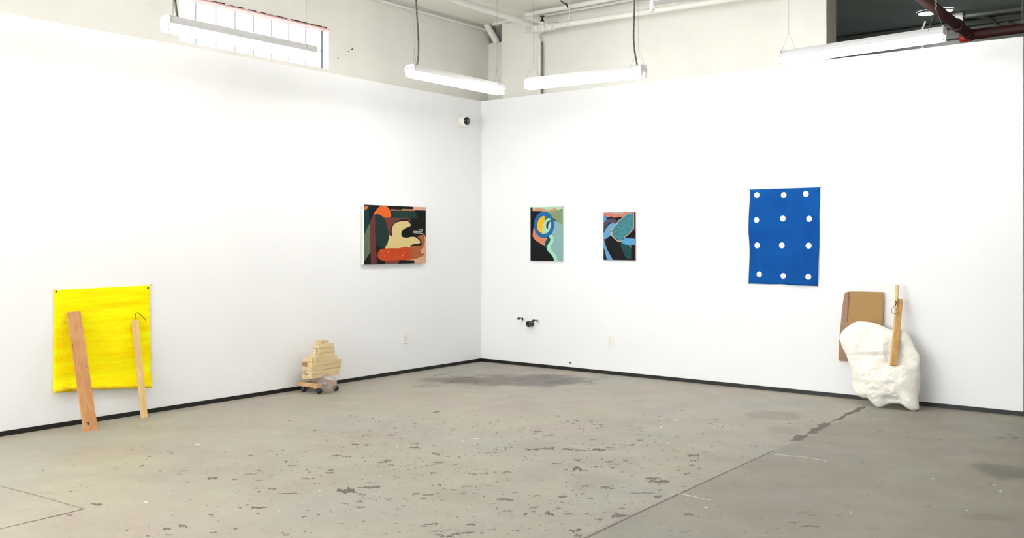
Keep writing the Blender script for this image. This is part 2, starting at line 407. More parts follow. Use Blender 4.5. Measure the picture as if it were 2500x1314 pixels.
M_lint = mat('red_lintel_steel', (246, 186, 180), 0.6, var=0.15, scale=12)
MB().box((-0.30, wy0, wz1 - 0.004), (XU + 0.003, wy1 + 0.02, wz1 + 0.008)).build('lintel', M_lint, win)
random.seed(3); b = MB(); y = -3.9
while y < wy1:
    l = random.uniform(0.03, 0.12)
    b.box((XU - 0.02, y, wz1 + 0.008), (XU + random.uniform(0.001, 0.006), y + l, wz1 + random.uniform(0.012, 0.020))); y += l + random.choice((0, 0, 0.01, 0.05))
b.build('broken_brick_edge', mat('soot_brick', (58, 46, 40), 0.9, var=0.4, scale=30), win)

# ------------------------------------------------------------------ fluorescent strip lights
M_house = mat('white_enamel', (236, 236, 240), 0.35, ab=True)
M_tube = mat('fluorescent_tube', (255, 255, 255), 0.3, emit=((255, 252, 247), TUBE_POWER))
M_tube_off = mat('unlit_tube', (240, 240, 240), 0.25)
M_cord = mat('dark_braided_cord', (62, 58, 54), 0.7, var=0.6, scale=60, rgb2=(150, 146, 138))
def strip_light(A, B, label, cord=None, wires=(True, True), lit=True, chain=()):
    """A, B: ends of the housing's lower edge"""
    A = Vector(A); B = Vector(B); Lh = (B - A).length; mid = (A + B) / 2
    d = (B - A).normalized(); sd = Vector((-d.y, d.x, 0)).normalized(); up = d.cross(sd); up = up if up.z > 0 else -up
    M = Matrix.Translation(mid) @ Matrix((d, sd, up)).transposed().to_4x4()
    t = thing('fluorescent_light', mid, label, 'lamp', 'fluorescent strip lights')
    P = lambda x, y, z: M @ Vector((x, y, z))
    h = Lh / 2
    prof = [(-0.058, 0.0), (-0.058, 0.030), (-0.040, 0.056), (0.040, 0.056), (0.058, 0.030), (0.058, 0.0)]
    b = MB(); b.prism([P(-h, y, z) for y, z in prof], d * Lh); b.build('housing', M_house, t, bevel=0.003)
    for s_ in (-1, 1):
        b = MB()
        b.prism([P(s_*h, y, z) for y, z in ((-0.060, -0.004), (-0.060, 0.034), (-0.042, 0.060), (0.042, 0.060), (0.060, 0.034), (0.060, -0.004))], d * s_ * 0.006)
        for y in (-0.032, 0.032):
            b.box((s_*h - 0.014, y - 0.013, -0.046), (s_*h + 0.006, y + 0.013, 0.0), M)
        e = b.build('end_cap', M_house, t, bevel=0.002)
        for y in (-0.022, 0.022): MB().tube([P(s_*(h+0.0055), y, 0.03), P(s_*(h+0.0075), y, 0.03)], 0.006, 8).build('knockout', M_steel, e)
    if lit:
        for y in (-0.032, 0.032):
            MB().tube([P(-h + 0.012, y, -0.030), P(h - 0.012, y, -0.030)], 0.0175, 14).build('tube', M_tube, t)
    for s_, on in zip((-1, 1), wires):
        if not on: continue
        x = s_ * (h - 0.055); ap = P(x, 0, 0.20)
        b = MB()
        MB().tube([P(x - 0.045, -0.059, 0.022), P(x - 0.040, -0.056, 0.05), ap, P(x + 0.040, 0.056, 0.05), P(x + 0.045, 0.059, 0.022)], 0.0014, 6).build('wire_hook', M_steel, t)
        if s_ in chain:
            n = int((ZC - ap.z) / 0.016)
            for k in range(n):
                c = ap + Vector((0, 0, 0.016 * k + 0.008)); q = Vector((0.005, 0, 0)) if k % 2 else Vector((0, 0.005, 0))
                b.tube([c - q - Vector((0,0,0.011)), c + q - Vector((0,0,0.011)), c + q*1.3, c + q + Vector((0,0,0.011)), c - q + Vector((0,0,0.011)), c - q*1.3, c - q - Vector((0,0,0.011))], 0.0022, 5)
        else:
            b.tube([ap, Vector((ap.x, ap.y, ZC))], 0.0013, 6)
        b.build('hanging_chain' if s_ in chain else 'hanging_wire', M_steel, t)
    if cord:
        b = MB(); b.tube(smooth_loop([P(*cord[0])] + [Vector(p) for p in cord[1:]], 6, False), 0.0075, 10); b.build('power_cord', M_cord, t)
    return t
# over the window
strip_light((1.40, -4.955, 2.842), (1.40, -3.715, 2.842), 'white strip light hanging in front of the glass block window',
            cord=[(-0.53, 0.0, 0.055), at(429, 12, 0, 1.40), at(424, -60, 0, 1.40), (1.40, -4.93, ZC)])
strip_light((1.40, -2.640, 2.862), (1.40, -1.395, 2.862), 'white strip light with a dark cord nearest the pipe brace in the corner',
            cord=[(-0.535, 0.0, 0.055), at(1022, 110, 0, 1.40), at(1017, 20, 0, 1.40), at(1014, -40, 0, 1.40), (1.40, -2.64, ZC)])
strip_light((1.700, -1.35, 2.890), (2.945, -1.35, 2.872), 'lit strip light hung by a straight black cord before the vertical white pipe',
            cord=[(0.56, 0.0, 0.055), at(1547, 100, 1, -1.35), at(1549, 0, 1, -1.35), (2.845, -1.35, ZC)])
strip_light((4.040, -0.97, 2.915), (5.283, -0.97, 2.942), 'lit strip light crossing the jamb of the dark opening', chain=(1,))
fa = at(1593, 9, 2, 2.90); fd = (at(1720, -6, 2, 2.935) - fa)
strip_light(fa, fa + fd.normalized() * 1.24, 'unlit strip light end just showing at the very top of the view', lit=False, wires=(True, False))
# unseen strip lights added for their light, carrying the rows on behind the viewer
strip_light((1.40, -7.30, 2.86), (1.40, -6.06, 2.86), 'unseen strip light added to the window row farther along the gallery')
strip_light((1.40, -9.60, 2.86), (1.40, -8.36, 2.86), 'unseen strip light added at the near end of the window row')
strip_light((4.6, -8.0, 2.95), (4.6, -9.24, 2.95), 'unseen strip light added in the middle behind the viewer')

# ------------------------------------------------------------------ pipes and conduits under the ceiling
def pipe(name, pts, r, m, label, cat='pipe', group=None, n=16):
    b = MB(); b.tube(pts, r, n); return tag(b.build(name, m), label, cat, group)
tee = Vector((0.985, -0.14, 3.745))
pe = at(1750, 3, 1, -0.14); dirp = (pe - tee).normalized()
branch = thing('sprinkler_piping', tee, 'white sprinkler piping: thick ceiling pipe, corner tee, long run along the wall and upright riser', 'pipe')
MB().tube([tee + dirp * 0.1, tee + dirp * 2.3, tee + dirp * 5.2], 0.030, 18).build('wall_run', M_pipe, branch)
prof = [(-0.23, .030), (-0.20, .030), (-0.20, .036), (-0.11, .036), (-0.11, .048), (-0.092, .048), (-0.092, .042), (-0.02, .044), (-0.02, .049), (0.0, .049), (0.0, .044), (0.07, .044), (0.07, .049), (0.09, .049), (0.09, .040), (0.15, .038), (0.15, .046), (0.168, .046), (0.168, .036), (0.20, .036)]
MB().tube([tee + dirp*q for q, r in prof], [r for q, r in prof], 18).build('tee_fitting', M_pipe, branch)
MB().tube([tee, tee + Vector((0, 0, 0.065))], 0.026, 14).build('nipple', M_pipe, branch)
sp = MB(); z0 = Vector((0.0, 0, 0.065)) + tee
sp.tube([z0, z0 + Vector((0,0,0.012)), z0 + Vector((0,0,0.03)), z0 + Vector((0,0,0.05)), z0 + Vector((0,0,0.06)), z0 + Vector((0,0,0.064))], [0.022, 0.022, 0.010, 0.010, 0.028, 0.028], 14)
sp.build('sprinkler_head', mat('dark_bronze', (52, 48, 44), 0.5, 0.6), branch)['label'] = 'dark upright sprinkler head'
vx = at(1317, 150, 1, 0.085)
MB().tube([at(1317, 66, 2, 3.80), at(1119, 2, 2, 3.80), at(1119, 2, 2, 3.80) + (at(1119, 2, 2, 3.80) - at(1317, 66, 2, 3.80)) * 2.5], 0.034, 20).build('ceiling_run', M_pipe, branch)
MB().tube([(vx.x, 0.085, ZT + 0.001), (vx.x, 0.085, tee.z - 0.06), (vx.x, 0.05, tee.z - 0.015), tuple(tee + Vector((-0.03, 0.03, -0.01)))], 0.019, 18).build('riser', M_pipe, branch)
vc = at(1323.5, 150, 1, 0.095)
b = MB(); b.tube([(vc.x, 0.095, ZT + 0.001), (vc.x + 0.002, 0.095, 3.4), (vc.x, 0.095, tee.z - 0.09)], 0.008, 10)  # thin dark tube added as stand-in for the dark line beside the riser
tag(b.build('riser_dark_line', mat('grey_riser_line', (140, 136, 126), 0.7, var=0.5, scale=50)), 'thin dark line added close beside the white riser pipe', 'cable')
hp = tee + dirp * 0.36
th_ = thing('pipe_hanger', hp, 'white rod and clamp holding up the long sprinkler run', 'hanger')
MB().tube([hp + Vector((0,0,0.07)), Vector((hp.x, hp.y, ZC))], 0.005, 8).build('rod', M_pipe, th_)
MB().lathe([(0.031, -0.014), (0.035, -0.014), (0.035, 0.014), (0.031, 0.014), (0.031, -0.014)], Matrix.Translation(hp) @ dirp.to_track_quat('Z', 'Y').to_matrix().to_4x4(), 20).box((hp.x-0.013, hp.y-0.010, hp.z+0.033), (hp.x+0.013, hp.y+0.010, hp.z+0.075)).build('clamp', M_pipe, th_)
c1 = [at(1205, 59, 1, 0.16), at(1262, 45, 1, 0.03)]
pipe('corner_pipe', c1, 0.020, M_pipe, 'short white pipe reaching from the corner niche behind the thick pipe')
p1 = at(1284, 36, 2, 3.935); 
b = MB(); b.tube([p1, Vector((p1.x + 0.03, p1.y, 3.935)), Vector((6.5, p1.y, 3.935))], 0.025, 14)
cd = tag(b.build('upper_conduit', M_pipe), 'fat white conduit fixed along the ceiling edge above the sprinkler pipe', 'conduit')
p2 = at(1302, 43, 2, 3.925)
b = MB(); b.tube([p2, Vector((6.5, p2.y, 3.925))], 0.015, 14)
tag(b.build('lower_conduit', M_pipe), 'thin white conduit just below the fat one at the ceiling edge', 'conduit')
b = MB(); bx = at(1385, 8, 2, 3.94)
b.tube([at(1369, 2, 2, 3.97), at(1377, 8, 2, 3.93), at(1383, 10, 2, 3.90), at(1386, 18, 2, 3.90)], 0.007, 8)
tag(b.build('conduit_clip', mat('dark_iron', (48, 45, 42), 0.5, 0.5)), 'dark bent metal clip on the ceiling conduits', 'bracket')
b = MB(); y = 0.10; pts = []
a1 = at(1196, 67, 0, XU + 0.025); 
pts = [Vector((XU + 0.022, 0.26, 3.935)), Vector((XU + 0.022, -1.6, 3.93)), Vector((XU + 0.022, -7.0, 3.935))]
b.tube(pts, 0.016, 12)
tag(b.build('wall_conduit', M_pipe), 'thin white conduit following the joint of ceiling and window wall', 'conduit')
br0 = at(1183, 52, 1, 0.16); br1 = at(1214, 104, 1, 0.27)
b = MB(); b.tube([br0, br0.lerp(br1, 0.93), br1], [0.040, 0.040, 0.030], 18)
tag(b.build('pipe_brace', M_pipe), 'slanting white pipe brace in the corner under the ceiling', 'pipe')
# marks on the upper wall
for u, v, r in ((858, 121, 0.006), (849, 126, 0.003), (824, 143, 0.003)):
    p = at(u, v, 0, XU); b = MB(); b.tube([(XU - 0.001, p.y, p.z), (XU + 0.008, p.y + 0.001, p.z), (XU + 0.012, p.y + 0.004, p.z + r), (XU + 0.013, p.y + 0.007, p.z + r*2.6)], [r, r, r*0.7, r*0.4], 8)
    tag(b.build('wall_anchor', mat('dark_iron', (48, 45, 42), 0.5, 0.5)), {858: 'largest dark anchor stub on the brick beside the window', 849: 'tiny anchor just beside the largest dark anchor stub', 824: 'tiny anchor nearest the lower corner of the window'}[u], 'anchor')

# ------------------------------------------------------------------ the dark room behind the opening
M_red = mat('shaded_red_pipe_paint', (74, 20, 17), 0.6, var=0.25, scale=8)  # red paint darkened in colour for the unlit pipe
M_red2 = mat('lit_red_cap', (214, 60, 44), 0.4)  # plug red lightened in colour for the strip light falling on it
rp = thing('red_sprinkler_main', (5.035, 1.04, 3.325), 'dark red sprinkler main with elbow crossing the dark opening', 'pipe')
MB().tube([(5.035, -4.5, 3.325), (5.035, 0.99, 3.325)], 0.043, 20).build('long_run', M_red, rp)
MB().tube([(5.12, 1.04, 3.325), (9.8, 1.04, 3.325)], 0.045, 20).build('cross_run', M_red, rp)
b = MB(); b.tube([(5.035, 0.90, 3.325), (5.035, 1.04, 3.325), (5.035, 1.10, 3.325)], 0.049, 20); b.tube([(5.02, 1.04, 3.325), (5.22, 1.04, 3.325)], 0.049, 20)
MB().tube([(5.035, 0.52, 3.325), (5.035, 0.60, 3.325)], 0.056, 20).build('coupling', M_red, rp)
b.build('elbow_tee', M_red, rp)
b = MB(); b.tube([(4.955, 1.03, 3.30), (4.96, 1.03, 3.30), (4.99, 1.03, 3.305), (5.03, 1.04, 3.31)], [0.034, 0.044, 0.044, 0.044], 16)
o = b.build('end_plug', M_red2, rp); o['label'] = 'bright red plug'
M_glow = mat('downlight_lens', (255, 255, 255), 0.3, emit=((246, 248, 255), 95.0))
for u, v, r, lab in ((2264, 29, 0.098, 'larger round recessed downlight left of the red main'), (2310, 22, 0.070, 'smaller round recessed downlight half hidden by the red main')):
    p = at(u, v, 2, ZC)
    t = thing('downlight', p, lab, 'lamp', 'recessed downlights')
    M = Matrix.Translation(p)
    MB().lathe([(r*1.10, -0.001), (r*1.10, -0.012), (r*1.02, -0.022), (r*1.0, -0.004)], M, 28).build('trim_ring', mat('downlight_trim', (120, 124, 128), 0.5), t)
    MB().lathe([(r, -0.008), (r*0.97, -0.018), (r*0.7, -0.024), (r*0.3, -0.027), (0.001, -0.028)], M, 28).build('lens', M_glow, t)
M_con = mat('grey_conduit', (132, 132, 124), 0.6, 0.1)
jb = at(2337, 42, 2, 3.93)
b = MB(); b.box((jb.x - 0.07, jb.y - 0.05, 3.87), (jb.x + 0.07, jb.y + 0.05, 3.975))
tag(b.build('junction_box', M_con, bevel=0.006), 'grey junction box on the dark ceiling beside the red main', 'electrical box')
b = MB(); b.tube([(jb.x + 0.07, jb.y, 3.93), (9.5, jb.y, 3.93)], 0.022, 12)
tag(b.build('ceiling_conduit', M_con), 'straight grey conduit leaving the junction box across the dark ceiling', 'conduit')
b = MB(); b.tube(smooth_loop([at(2340, 46, 2, 3.95), at(2380, 41, 2, 3.95), at(2415, 44, 2, 3.93), at(2432, 58, 2, 3.88), at(2450, 72, 2, 3.75)], 6, False), 0.010, 8)
tag(b.build('flexible_cable', M_con), 'grey cable arching from the junction box down behind the red main', 'cable')
b = MB(); b.tube(smooth_loop([at(2520, 36, 2, 3.95), at(2480, 39, 2, 3.95), at(2455, 46, 2, 3.93), at(2465, 56, 2, 3.86), at(2480, 68, 2, 3.75)], 6, False), 0.010, 8)
tag(b.build('looped_cable', M_con), 'grey cable looping at the far end of the dark ceiling', 'cable')
ch = at(2493, 60, 1, 0.9); b = MB()
for k in range(36):
    z = 3.36 + 0.017*k; q = 0.006 if k % 2 else 0.002
    b.tube([(ch.x - q, 0.96, z - 0.011), (ch.x + q, 0.96, z - 0.011), (ch.x + q, 0.96, z + 0.011), (ch.x - q, 0.96, z + 0.011), (ch.x - q, 0.96, z - 0.011)], 0.003, 5)
tag(b.build('pipe_chain', M_con), 'light grey chain hanging down to the red main', 'chain')
wr = at(2253, 100, 1, 0.5); b = MB(); wt = at(2256, 52, 1, 0.5)
tw = thing('white_strap', (wr.x, 0.5, 2.8), 'thin white strap hanging upright in the dark opening', 'strap')
MB().tube([(wr.x, 0.5, 2.8), (wr.x, 0.5, wt.z - 0.06), (wt.x + 0.012, 0.5, wt.z)], 0.009, 8).build('strap_band', mat('white_plastic_strap', (235, 232, 222), 0.5), tw)
MB().tube([(wt.x + 0.010, 0.5, wt.z - 0.01), (wt.x + 0.03, 0.7, wt.z + 0.02), (wt.x + 0.05, 1.0, ZC)], 0.003, 6).build('hanging_wire', mat('dark_wire', (58, 48, 36), 0.5, 0.4), tw)

# ------------------------------------------------------------------ security camera, outlets, plumbing
M_plastic = mat('white_plastic', (238, 237, 231), 0.35, ab=True)
M_gloss = mat('black_gloss', (14, 14, 17), 0.12, coat=0.6)
cc = at(1127, 297, 0, 0.0)
sc = thing('security_camera', cc, 'white ball security camera with a black eye high in the corner', 'camera')
Mx = Matrix.Translation(cc) @ Matrix.Rotation(PI/2, 4, 'Y')
MB().lathe([(0.001, 0.0), (0.073, 0.0), (0.073, 0.006), (0.066, 0.012), (0.001, 0.012)], Mx).build('mount_ring', M_plastic, sc)
bc = cc + Vector((0.042, 0, 0))
MB().ball(bc, 0.068, 32).build('ball_housing', M_plastic, sc)
ld = Vector((0.62, -0.78, -0.02)).normalized(); ld = (ld + SIDE * 0.75).normalized()
Ml = Matrix.Translation(bc) @ ld.to_track_quat('Z', 'Y').to_matrix().to_4x4()
prof = [(0.069*math.sin(q), 0.069*math.cos(q)*1.02) for q in [0.62*k/8 for k in range(8, -1, -1)]]
prof[-1] = (0.0005, prof[-1][1])
e = MB().lathe([(0.046, 0.050)] + prof, Ml).build('black_eye', M_gloss, sc)
MB().lathe([(0.016, 0.068), (0.016, 0.074), (0.010, 0.076), (0.0005, 0.0755)], Ml).build('lens', mat('lens_glass', (52, 56, 66), 0.05, coat=1.0), e)

def outlet(c, ax, label):
    """ax 0: on the wall x = 0, ax 1: on the wall y = 0"""
    t = thing('wall_outlet', c, label, 'outlet', 'duplex outlets')
    M = Matrix.Translation(c) @ (Matrix.Rotation(PI/2, 4, 'Z') if ax == 0 else Matrix.Identity(4)) @ Matrix.Rotation(PI/2, 4, 'X')
    # local: x across, y up, z out of the wall
    MB().box((-0.036, -0.058, 0), (0.036, 0.058, 0.006), M).build('cover_plate', M_plastic, t, bevel=0.003)
    M_slot = mat('outlet_slot', (90, 88, 84), 0.6)
    for s_ in (-1, 1):
        r = MB().box((-0.017, s_*0.020 - 0.014, 0.006), (0.017, s_*0.020 + 0.014, 0.0085), M).build('receptacle', M_plastic, t, bevel=0.002)
        q = MB()
        q.box((-0.008, s_*0.020 - 0.002, 0.0083), (-0.006, s_*0.020 + 0.008, 0.0088), M); q.box((0.006, s_*0.020 - 0.002, 0.0083), (0.008, s_*0.020 + 0.007, 0.0088), M)
        q.tube([M @ Vector((0, s_*0.020 - 0.008, 0.0083)), M @ Vector((0, s_*0.020 - 0.008, 0.0088))], 0.0028, 8)
        q.build('slots', M_slot, r)
    MB().tube([M @ Vector((0, 0, 0.006)), M @ Vector((0, 0, 0.0085))], 0.0035, 10).build('screw', M_steel, t)
outlet(at(988.5, 826, 0, 0.0), 0, 'white duplex outlet on the window-side wall, under the large painting')
outlet(at(1491.5, 833.5, 1, 0.0), 1, 'white duplex outlet low on the wall under the smaller canvas')

M_chrome = mat('dull_chrome', (128, 126, 122), 0.28, 0.9)
def valve(u, v, label, drop):
    p = at(u, v, 1, 0.0)
    t = thing('shutoff_valve', p, label, 'valve', 'plumbing stubs')
    My = Matrix.Translation(p) @ Matrix.Rotation(PI/2, 4, 'X')
    MB().lathe([(0.0005, 0.0), (0.026, 0.0), (0.024, 0.004), (0.012, 0.007), (0.0005, 0.007)], My, 20).build('wall_flange', M_plastic, t)
    MB().tube([p + Vector((0, -0.004, 0)), p + Vector((0, -0.075, 0))], 0.007, 10).build('stub_pipe', M_chrome, t)
    MB().tube([p + Vector((0, -0.062, 0)), p + Vector((0, -0.066, 0)), p + Vector((0, -0.092, 0)), p + Vector((0, -0.096, 0))], [0.010, 0.013, 0.013, 0.010], 12).build('cap_nut', mat('blackened_brass', (58, 54, 48), 0.4, 0.6), t)
    if drop: MB().tube([p + Vector((0, -0.012, 0.004)), p + Vector((0, -0.012, -0.022))], 0.009, 10).build('drain_tip', mat('blackened_brass', (58, 54, 48), 0.4, 0.6), t)
valve(1277, 777, 'capped pipe stub nearer the corner, beside the black drain end', True)
valve(1313, 782, 'capped pipe stub farther from the corner, just above the black drain end', False)
p = at(1298, 790.5, 1, 0.0)
t = thing('drain_pipe', p, 'round black drain pipe end sticking out of the wall', 'pipe')
My = Matrix.Translation(p) @ Matrix.Rotation(PI/2, 4, 'X')
MB().lathe([(0.0005, 0.0), (0.037, 0.0), (0.035, 0.006), (0.028, 0.009)], My, 24).build('wall_flange', M_chrome, t)
MB().lathe([(0.027, 0.005), (0.027, 0.026), (0.034, 0.027), (0.034, 0.046), (0.029, 0.047), (0.029, 0.052), (0.034, 0.053), (0.034, 0.068), (0.024, 0.070), (0.022, 0.035), (0.0005, 0.034)], My, 24).build('slip_nut', M_gloss, t)
MB().lathe([(0.0345, 0.046), (0.0365, 0.047), (0.0365, 0.052), (0.0345, 0.053)], My, 24).build('washer_ring', M_chrome, t)
p = at(1393, 886, 1, 0.0); b = MB(); b.tube([p, p + Vector((0, -0.012, 0))], 0.007, 10)
tag(b.build('wall_screw', mat('dark_iron', (48, 45, 42), 0.5, 0.5)), 'small dark screw low on the wall between drain and floor', 'screw')

# ------------------------------------------------------------------ paintings
def painting(name, label, ax, corners, depth, org, k, base, shapes, side=(244, 242, 236)):
    """corners: front face TL, TR, BR, BL in crop pixels; org, k: crop origin and scale"""
    P = lambda x, y, c: at(org[0] + x/k, org[1] + y/k, ax, c)
    sgn = 1 if ax == 0 else -1
    front = sgn * depth
    q = [P(*c, front) for c in corners]
    h = 1 - ax                                   # the horizontal axis
    lo = (min(q[0][h], q[3][h]) + max(q[0][h], q[3][h])) / 2; hi = (q[1][h] + q[2][h]) / 2
    z1 = (q[0].z + q[1].z) / 2; z0 = (q[2].z + q[3].z) / 2
    def V(d, a, z): return Vector((d, a, z)) if ax == 0 else Vector((a, d, z))
    t = thing(name, V(0, (lo+hi)/2, z0), label, 'painting')
    MB().prism([V(sgn*0.003, lo, z0), V(sgn*0.003, hi, z0), V(sgn*0.003, hi, z1), V(sgn*0.003, lo, z1)], V(sgn*(depth - 0.004), 0, 0)).build('stretched_canvas', mat('primed_canvas_' + name, side, 0.8), t)
    b = MB(); ms = []
    def paint(c, var, rgb2=None):
        nm = 'paint_%d_%d_%d' % c
        m = mat(nm, tuple(q*0.98 for q in c), 0.7, var=var or 0.10, scale=45 if not rgb2 else 60, bump=0.06, bscale=120, rgb2=rgb2)
        m.node_tree.nodes['Principled BSDF'].inputs['Specular IOR Level'].default_value = 0.12
        if m not in ms: ms.append(m)
        return ms.index(m)
    b.prism([V(sgn*(depth-0.001), lo, z0), V(sgn*(depth-0.001), hi, z0), V(sgn*(depth-0.001), hi, z1), V(sgn*(depth-0.001), lo, z1)], V(sgn*0.001, 0, 0), paint(base, 0.15))
    for i, sh in enumerate(shapes):
        col, pts = sh[0], sh[1]; opt = sh[2] if len(sh) > 2 else {}
        d = front + sgn * (0.0003 + 0.00012 * (i + 1))
        pp = [P(x, y, front) for x, y in pts]
        pp = [(p[h], p.z) for p in pp]
        if opt.get('line'):
            cl = smooth_loop([Vector((x, y, 0)) for x, y in pp], 5, False); w_ = opt['line'] / k / F_PX * 9.5 / 2
            A = []; B = []
            for j, c in enumerate(cl):
                tg = (cl[min(j+1, len(cl)-1)] - cl[max(j-1, 0)]).normalized(); n_ = Vector((-tg.y, tg.x, 0)) * w_
                A.append(c + n_); B.append(c - n_)
            n = len(A); vs = [V(d, p.x, p.y) for p in A + B]
            b.add(vs, [(j, j+1, n+j+1, n+j) for j in range(n-1)], paint(col, 0.05)); continue
        if not opt.get('sharp'): pp = [(p.x, p.y) for p in smooth_loop([Vector((x, y, 0)) for x, y in pp], 4)]
        e = 0.0005
        pp = [(min(max(x, lo+e), hi-e), min(max(y, z0+e), z1-e)) for x, y in pp]
        b.poly([V(d, x, y) for x, y in pp], paint(col, opt.get('var'), opt.get('rgb2')))
    b.build('painted_face', ms, t, fix=False)
    return t
def ell(cx, cy, rx, ry, n=28): return [(cx + rx*math.cos(2*PI*i/n), cy + ry*math.sin(2*PI*i/n)) for i in range(n)]
SH = {'sharp': True}
painting('abstract_painting', 'wide dark abstract painting with a cream shape and orange forms, by the corner', 0,
    [(195,145),(1240,172),(1243,1118),(205,1160)], 0.042, (860, 480), 6.915, (27, 26, 28), [
    ((24,62,60), [(190,235),(280,190),(287,420),(290,470),(200,640)], SH),
    ((24,30,44), [(283,140),(475,155),(380,270),(310,420),(288,470)], SH),
    ((204,132,86), [(185,155),(276,160),(265,195),(190,240)], SH),
    ((104,120,96), [(290,450),(302,600),(312,925),(215,1078),(190,1078),(190,650)], SH),
    ((120,66,62), [(520,345),(700,350),(960,362),(995,420),(960,480),(700,480),(640,580),(640,650),(610,650),(580,470)], SH),
    ((112,60,60), [(382,300),(345,325),(310,400),(295,480),(300,700),(316,1175),(412,1165),(405,900),(388,600)], SH),
    ((36,64,58), [(668,245),(1060,250),(1112,368),(700,362)], SH),
    ((208,152,112), [(650,213),(845,225),(845,210),(1050,216),(1050,242),(650,236)], SH),
    ((229,182,158), [(1030,165),(1260,170),(1260,237),(1050,232),(1030,212)], SH),
    ((233,122,48), [(360,305),(400,230),(470,165),(540,158),(600,180),(638,240),(658,300),(640,350),(540,354),(480,315),(420,294)], {'var': 0.3, 'rgb2': (226,92,44)}),
    ((35,60,55), [(383,315),(440,302),(520,350),(580,470),(612,640),(600,760),(560,860),(510,878),(440,845),(402,780),(390,520)]),
    ((46,36,54), [(640,640),(650,540),(700,450),(800,392),(880,380),(960,400),(990,450),(940,520),(800,560),(700,650)]),
    ((26,25,29), [(655,650),(655,550),(705,460),(790,408),(890,396),(960,425),(1000,475),(985,520),(910,550),(860,600),(850,640),(880,665),(1000,660),(1090,680),(1150,740),(1175,800),(1140,835),(1040,835),(985,880),(940,870),(800,860),(700,800)]),
    ((184,108,62), [(1105,672),(1215,652),(1218,760),(1195,860),(1145,930),(1165,958),(1226,966),(1190,1000),(1080,1048),(970,1070),(960,880),(1010,840),(1150,835),(1172,790),(1150,730)]),
    ((230,178,148), [(1222,650),(1260,730),(1260,1130),(1050,1150),(1045,1078),(910,1080),(905,1068),(1080,1050),(1190,1002),(1228,968),(1165,955),(1143,925),(1200,850),(1222,760)], SH),
    ((236,214,148), [(668,662),(666,560),(700,472),(780,428),(900,412),(950,430),(985,480),(965,503),(900,530),(842,580),(826,640),(850,685),(920,696),(990,682),(1060,685),(1120,730),(1148,770),(1110,800),(1030,803),(975,840),(960,860),(640,885),(555,872),(590,800),(612,720),(622,655)]),
    ((207,82,40), [(438,935),(480,890),(640,872),(780,872),(900,848),(975,868),(1000,910),(992,1058),(900,1070),(620,1085),(500,1078),(440,1042),(424,990)], {'var': 0.2, 'rgb2': (196,70,34)}),
    ((180,104,58), [(985,880),(1040,850),(1050,1056),(985,1062)], SH),
    ((128,78,64), [(560,1086),(792,1075),(772,1160),(550,1165)], SH),
    ((27,26,28), [(792,1072),(1045,1076),(1045,1150),(785,1150)], SH),
    ((238,146,92), [(488,925),(515,930)], {'line': 14}), ((238,146,92), [(590,928),(610,938)], {'line': 14}),
    ((238,146,92), [(530,1000),(560,1002)], {'line': 12}), ((238,146,92), [(745,1025),(765,1015)], {'line': 14}),
    ((238,146,92), [(825,1005),(865,990)], {'line': 14}), ((238,146,92), [(860,945),(885,955)], {'line': 12}),
    ((216,212,198), [(1128,562),(1165,548),(1182,560),(1172,585),(1130,590),(1040,588),(1026,602),(1050,615),(1140,618),(1195,632),(1218,665),(1228,720)], {'line': 11}),
    ], side=(250, 249, 246))
painting('ring_painting', 'upright abstract canvas with a blue ring and a mint green ribbon', 1,
    [(183,186),(756,180),(759,1158),(183,1138)], 0.024, (1270, 480), 7.3, (26, 28, 33), [
    ((150,192,193), [(600,420),(690,460),(770,515),(770,1175),(660,1175),(640,1060),(590,1000),(540,930),(560,860),(590,780),(585,700),(560,660),(600,560)], SH),
    ((142,166,122), [(368,262),(520,255),(770,230),(770,512),(690,460),(600,400),(500,290)], SH),
    ((188,232,198), [(222,170),(770,170),(770,222),(650,240),(500,262),(222,255)], SH),
    ((224,166,130), [(228,232),(300,205),(430,218),(480,245),(590,215),(640,205),(655,240),(600,258),(400,258),(224,256)]),
    ((229,152,120), [(240,540),(228,640),(220,705),(270,780),(350,830),(440,888),(450,800),(495,740),(350,720)], {'sharp': True, 'var': 0.2, 'rgb2': (222,130,104)}),
    ((44,114,182), ell(425, 505, 180, 238), {'var': 0.2, 'rgb2': (34,100,170)}),
    ((86,128,98), ell(425, 505, 123, 157)),
    ((250,203,66), [(432,349),(365,375),(318,440),(301,520),(318,600),(370,648),(432,662),(425,560),(440,440)], {'var': 0.2, 'rgb2': (246,180,30)}),
    ((226,232,150), [(432,450),(445,440),(430,560),(436,662),(410,660),(400,600),(412,500)]),
    ((180,240,204), [(438,450),(475,400),(520,384),(540,412),(500,440),(468,490),(465,550),(495,582),(525,572),(530,590),(495,640),(450,660),(425,655),(415,590),(422,510)]),
    ((32,88,84), [(490,450),(540,424),(520,480),(500,530),(502,580),(470,550),(468,490)]),
    ((216,226,228), [(543,445),(549,510),(535,560),(505,582),(500,535),(520,480)]),
    ((30,84,86), [(490,745),(530,715),(540,790),(505,870),(495,960),(440,890),(452,810)]),
    ((178,242,208), [(515,706),(565,678),(592,735),(590,810),(556,870),(545,930),(590,990),(648,1060),(675,1180),(612,1180),(590,1085),(530,1012),(486,955),(485,880),(520,820),(540,765)]),
    ], side=(226, 240, 230))
